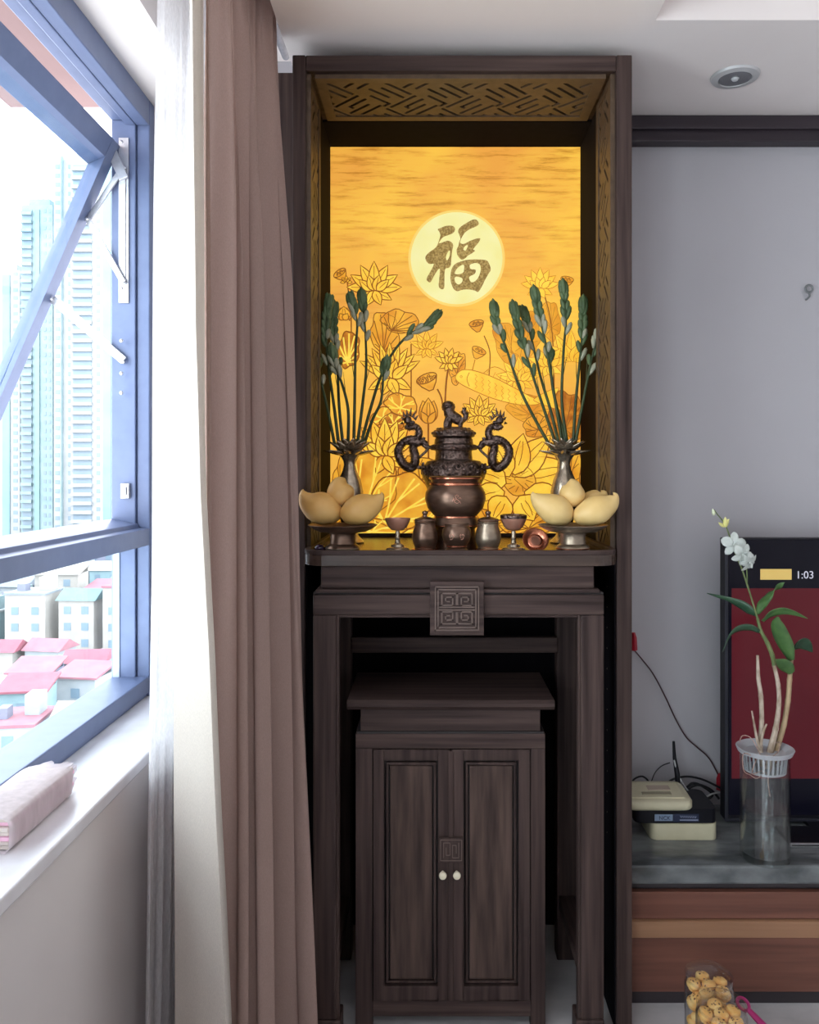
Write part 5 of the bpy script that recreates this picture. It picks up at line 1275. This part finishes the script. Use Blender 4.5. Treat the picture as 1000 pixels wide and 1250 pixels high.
def cookie_proto(loc, label, group):
    t = thing('cookie', label, 'cookie', loc, group)
    m = MB(); m.lathe(loc, [(.0001, -.0095), (.011, -.009), (.0158, -.005), (.017, 0), (.0155, .006), (.010, .0095), (.0001, .0105)], 16); m.build('biscuit', COOK, t, smooth=True)
    rn = random.Random(2); m = MB()
    for k in range(5):
        a_ = rn.random() * 6.28; r_ = .009 * rn.random() + .002
        m.bar(Vector(loc) + Vector((r_ * cos(a_), r_ * sin(a_), .0092)), Vector(loc) + Vector((r_ * cos(a_) + .004 * cos(a_ * 3), r_ * sin(a_) + .004 * sin(a_ * 3), .0095)), .002, .0022)
    m.build('topping', CHIP, t)
    return t
rn = random.Random(11)
LAYN = ['top', 'second', 'third', 'fourth', 'fifth', 'sixth', 'seventh', 'eighth', 'ninth', 'tenth', 'eleventh', 'twelfth']
for (jc, lb, gp) in ((j1, 'yellow cookie in the farther jar', 'cookies in the farther jar'), (j2, 'yellow cookie in the nearer jar', 'cookies in the nearer jar')):
    first = None
    for lay in range(12):
        off = lay * .61
        for k in range(6):
            if k < 5:
                a_ = off + 2 * pi * k / 5; r_ = .0355; loc = Vector((jc.x + r_ * cos(a_), jc.y + r_ * sin(a_), .017 + lay * .0215))
            else: loc = Vector((jc.x, jc.y, .017 + lay * .0215 + .002))
            dx_, dy_ = loc.x - jc.x, loc.y - jc.y
            if k == 5: where = 'in the centre'
            else: where = 'at the ' + ['right', 'back right', 'back', 'back left', 'left', 'front left', 'front', 'front right'][int(round(math.degrees(math.atan2(dy_, dx_)) / 45)) % 8]
            lbk = '%s, %s, %s' % (lb, ('top layer' if lay == 11 else LAYN[11 - lay] + ' layer down'), where)
            if first is None: first = cookie_proto(loc, lbk, gp)
            else:
                c_ = dup_tree(first, loc, lbk); c_.rotation_euler = (rn.uniform(-.28, .28), rn.uniform(-.28, .28), rn.random() * 6)
MAG = mat('magenta_plastic', RGB(176, 34, 110), RGB(190, 42, 122), .35)
SCP = thing('plastic_scoop', 'magenta plastic scoop with a looped handle lying beside the snack jars', 'scoop', (.84, 2.05, 0))
h0 = P(901, 1219, 2.10); h1 = P(936, 1256, 2.04)
d = (h1 - h0).normalized(); sd = d.cross(Vector((0, -1, .3))).normalized()
m = MB(); lp = []
for i in range(20):
    t = 2 * pi * i / 20; lp.append(h0 + d * (.016 * (1 - cos(t))) + sd * (.0115 * sin(t)))
m.tube(lp, .0042, 8, closed=True); m.tube([h0 + d * .032, h0.lerp(h1, .6), h1, h1 + d * .05], [.0085, .010, .0115, .013], 10, sq=.6); m.build('handle', MAG, SCP, smooth=True)
bc = h1 + d * .05
foot = Vector((bc.x + .07, bc.y - .01, .004))
m = MB()
rows2 = []
for i in range(7):
    t = i / 6; c_ = bc.lerp(foot, t); wd_ = .02 + .05 * min(1, t * 1.6)
    rows2.append([(c_.x + .3 * wd_ * u, c_.y + wd_ * u, max(.003, c_.z + .02 * u * u - .004)) for u in (-1, -.6, -.2, .2, .6, 1)])
m.grid(rows2); m.build('scoop_blade', MAG, SCP, smooth=True, solid=.003)

# ================================================================ wrapped bundle on the window sill
PAPR = mat('kraft_paper', RGB(200, 186, 178), RGB(214, 202, 194), .8, scale=(20, 20, 20)); WRAP = cloth_mat('pinkish_film', RGB(240, 230, 234), .35, .3, 60); PNK = mat('pink_paper', RGB(222, 160, 190), RGB(236, 190, 210), .7)
BND = thing('paper_bundle', 'plastic-wrapped bundle of pinkish paper lying on the white window sill', 'bundle', (-.81, 1.66, ZS))
by0, by1 = 1.50, 1.775
for k in range(7):
    x0b, x1b = -.868 + .003 * rn.random(), -.776 + .004 * rn.random(); z = ZS + .003 + k * .0085
    MB().box(x0b, x1b, by0 + .01 * rn.random(), by1 - .008 * rn.random(), z, z + .0075).build('paper_stack', PAPR if k not in (2, 5) else PNK, BND, bevel=.0015)
# film sleeve with a gathered, ruffled end
R = []; NS = 40
for i in range(22):
    t = i / 21; y = by0 - .01 + (by1 + .045 - by0 + .01) * t
    g = 0 if t < .80 else (t - .80) / .20
    row = []
    for k in range(NS + 1):
        a_ = 2 * pi * k / NS; ca, sa = cos(a_), sin(a_)
        ex = .0545 * (abs(ca) ** .35) * (1 if ca > 0 else -1); ez = .033 * (abs(sa) ** .35) * (1 if sa > 0 else -1)
        ruf = 1 - .45 * g + .10 * g * sin(9 * a_ + 20 * t) + .012 * sin(13 * a_ + 9 * t)
        row.append((-.822 + ex * ruf, y + .010 * g * sin(7 * a_), max(ZS + .0006, ZS + .0342 + ez * ruf)))
    R.append(row)
MB().grid(R).build('plastic_sleeve', WRAP, BND, smooth=True, angle=50)

# ================================================================ the city outside
GZ = -34.0
CONC = [mat('pale_concrete_' + n, RGB(*a_), RGB(*b_), .9, scale=(.3, .3, .3)) for n, a_, b_ in (('white', (130, 136, 140), (142, 146, 150)), ('cyan', (108, 130, 136), (122, 142, 148)), ('lilac', (104, 106, 124), (116, 118, 134)), ('cream', (134, 130, 126), (144, 140, 136)))]
ROOFR = [mat('pink_red_roof_' + n, RGB(*a_), RGB(*b_), .85, scale=(.5, .5, .5)) for n, a_, b_ in (('light', (124, 78, 90), (134, 90, 100)), ('deep', (120, 66, 80), (130, 76, 88)))]
ROOFG = mat('grey_flat_roof', RGB(104, 112, 122), RGB(118, 124, 132), .9, scale=(.3, .3, .3)); ROOFT = mat('teal_roof', RGB(80, 104, 108), RGB(92, 114, 118), .85, scale=(.3, .3, .3))
WIND = mat('far_window_glass', RGB(94, 112, 126), RGB(102, 120, 134), .4, scale=(.2, .2, .2)); WINC = mat('far_cyan_glass', RGB(90, 126, 134), RGB(104, 138, 144), .4, scale=(.1, .1, .1))
gm = MB(); gm.box(-900, 300, 20, 1400, GZ - .5, GZ); struct(gm.build('ground', mat('pale_city_ground', RGB(160, 162, 166), RGB(180, 182, 184), .95, scale=(.05, .05, .05))))
def tower(label, px0, px1, Y, ytop, dep, mt, cols):
    x0, x1 = P(px0, 0, Y).x, P(px1, 0, Y).x; zt_ = CAM_H - (ytop - VY) / F * Y
    t = thing('apartment_tower', label, 'tower', ((x0 + x1) / 2, Y + dep / 2, GZ))
    MB().box(x0, x1, Y, Y + dep, GZ, zt_).build('body', mt, t)
    MB().box(x0 + 2, x1 - 2, Y + 2, Y + dep - 2, zt_, zt_ + 3).build('roof_block', mt, t)
    nf = int((zt_ - GZ) / 3.3); W_ = x1 - x0
    for (f0, f1, kind) in cols:
        a_, b_ = x0 + W_ * f0, x0 + W_ * f1
        if kind == 'strip':
            MB().box(a_, b_, Y - .5, Y + .001, GZ, zt_ - 2).build('window_strip', WINC, t)
        elif kind == 'balcony':
            MB().box(a_, b_, Y - .3, Y, GZ, zt_ - 2).build('window_strip', WIND, t)
            for k in range(nf):
                z = GZ + 3.3 * k
                MB().box(a_ - .3, b_ + .3, Y - 1.5, Y - .3, z, z + 1.2).build('balcony_slab', mt, t)
        elif kind == 'dots':
            for k in range(nf):
                z = GZ + 3.3 * k + 1
                MB().box(a_, b_, Y - .12, Y + .01, z, z + 1.5).build('window', WIND, t)
        elif kind == 'rib':
            MB().box(a_, b_, Y - 2.0, Y, GZ, zt_ + 1).build('rib', CONC[1], t)
tower('tall pale apartment tower nearest the window jamb with stacked balconies', 66, 138, 300, 195, 30, CONC[0], [(.02, .10, 'dots'), (.145, .16, 'rib'), (.24, .28, 'dots'), (.33, .64, 'balcony'), (.72, .78, 'dots'), (.84, .97, 'strip')])
tower('cyan-tinted apartment tower behind the sash stile', 26, 64, 320, 250, 30, CONC[1], [(.05, .35, 'balcony'), (.45, .6, 'strip'), (.72, .80, 'dots'), (.88, .95, 'dots')])
tower('pale apartment tower at the far left edge of the window', -40, 24, 340, 330, 30, CONC[0], [(.55, .62, 'dots'), (.68, .82, 'strip'), (.88, .96, 'dots')])
rh = random.Random(21)
def house(label, x, y, w_, d_, h, kind, rot, wm, rm, group):
    t = thing('house', label, 'house', (x, y, GZ), group)
    M3 = Matrix.Rotation(rot, 3, 'Z'); o3 = Vector((x, y, GZ))
    T3 = lambda a_, b_, c_: o3 + M3 @ Vector((a_, b_, c_))
    def bx(name, x0, x1, y0, y1, z0, z1, mt):
        m = MB(); m.box(x0, x1, y0, y1, z0, z1); m.v = [T3(*q) for q in m.v]; m.build(name, mt, t)
    bx('wall', -w_ / 2, w_ / 2, -d_ / 2, d_ / 2, 0, h, wm)
    if kind == 'gable':
        m = MB(); e = .5; rh_ = d_ * .28
        m.prism([[(-d_ / 2 - e, h - .2), (d_ / 2 + e, h - .2), (0, h + rh_)]], lambda a_, b_, c_: T3(c_, a_, b_), -w_ / 2 - e, w_ / 2 + e); m.build('roof', rm, t)
    elif kind == 'shed':
        m = MB(); e = .5
        m.prism([[(-d_ / 2 - e, h), (d_ / 2 + e, h + d_ * .22), (d_ / 2 + e, h + d_ * .22 + .3), (-d_ / 2 - e, h + .3)]], lambda a_, b_, c_: T3(c_, a_, b_), -w_ / 2 - e, w_ / 2 + e); m.build('roof', rm, t)
        bx('wall', -w_ / 2, w_ / 2, d_ / 2 - .3, d_ / 2, h, h + d_ * .2, wm)
    else:
        bx('roof', -w_ / 2 - .2, w_ / 2 + .2, -d_ / 2 - .2, d_ / 2 + .2, h, h + .4, rm); bx('stair_head', w_ * .1, w_ * .4, 0, d_ * .35, h + .4, h + 3, wm); bx('water_tank', -w_ * .35, -w_ * .15, -d_ * .2, d_ * .05, h + .4, h + 1.8, CONC[2])
    nfl = max(1, int(h / 3.2)); nwn = max(1, int(w_ / 3.5))
    for f_ in range(nfl):
        for k in range(nwn):
            xx = -w_ / 2 + w_ * (k + .5) / nwn
            bx('window', xx - .7, xx + .7, -d_ / 2 - .08, -d_ / 2 + .02, 1 + f_ * 3.2, 2.5 + f_ * 3.2, WIND)
# red-roofed houses close below (photo px of the roof, distance)
RH = [(62, 793, 147, 6.4, 5.4, 9, 'gable', 'red gabled house whose roof shows just below mid pane'), (108, 812, 138, 6.4, 5.4, 9, 'gable', 'red gabled house near the right edge of the lower pane'), (45, 826, 130, 6.4, 5.4, 8, 'shed', 'large red sloping roof in the middle of the lower pane'), (3, 803, 146, 6.4, 5.4, 9, 'gable', 'red gabled house at the left edge of the lower pane'), (104, 842, 127, 6.4, 5.4, 7, 'shed', 'small red roof low beside the window jamb'), (34, 860, 119, 6.4, 5.4, 6, 'shed', 'lowest red sloping roof at the bottom left of pane')]
for i, (px, py, Y, w_, d_, h, kd, lb) in enumerate(RH):
    z = CAM_H - (py - VY) / F * Y; x = P(px, py, Y).x
    house(lb, x, Y, w_, d_, max(4, z - GZ - 1.5), kd, rh.uniform(-.25, .25), CONC[i % 4], ROOFR[i % 2], 'red-roofed houses below the window')
ORD = ['first', 'second', 'third', 'fourth', 'fifth', 'sixth', 'seventh', 'eighth', 'ninth', 'tenth', 'eleventh', 'twelfth', 'thirteenth', 'fourteenth', 'fifteenth', 'sixteenth']
CN = {0: 'white', 1: 'pale cyan', 2: 'lilac grey', 3: 'cream'}
for ri, Y in enumerate((106, 164, 180, 197, 215, 234, 254, 276)):
    x = P(-105, 0, Y).x; k = 0
    while x < P(165, 0, Y).x and k < 16:
        w_ = rh.uniform(6, 9); d_ = rh.uniform(6, 8.5); h = rh.uniform(6, 14) if Y > 150 else rh.uniform(3.2, 4.5)
        kd = rh.choice(['flat', 'flat', 'gable', 'shed']); rm = rh.choice([ROOFG, ROOFG, ROOFT, CONC[0], CONC[3]] + ([ROOFR[0]] if Y < 200 else [])); ci = rh.randrange(4)
        house('%s %s-roofed house, %s from the left in the %s city row' % (CN[ci], {'flat': 'flat', 'gable': 'gable', 'shed': 'slope'}[kd], ORD[k], ['nearest'] [0] if ri == 0 else ORD[ri] + ' nearest'), x + w_ / 2, Y + rh.uniform(-1, 1), w_, d_, h, kd, rh.uniform(-.12, .12), CONC[ci], rm, 'pale houses in the far city')
        x += w_ + 2.2; k += 1
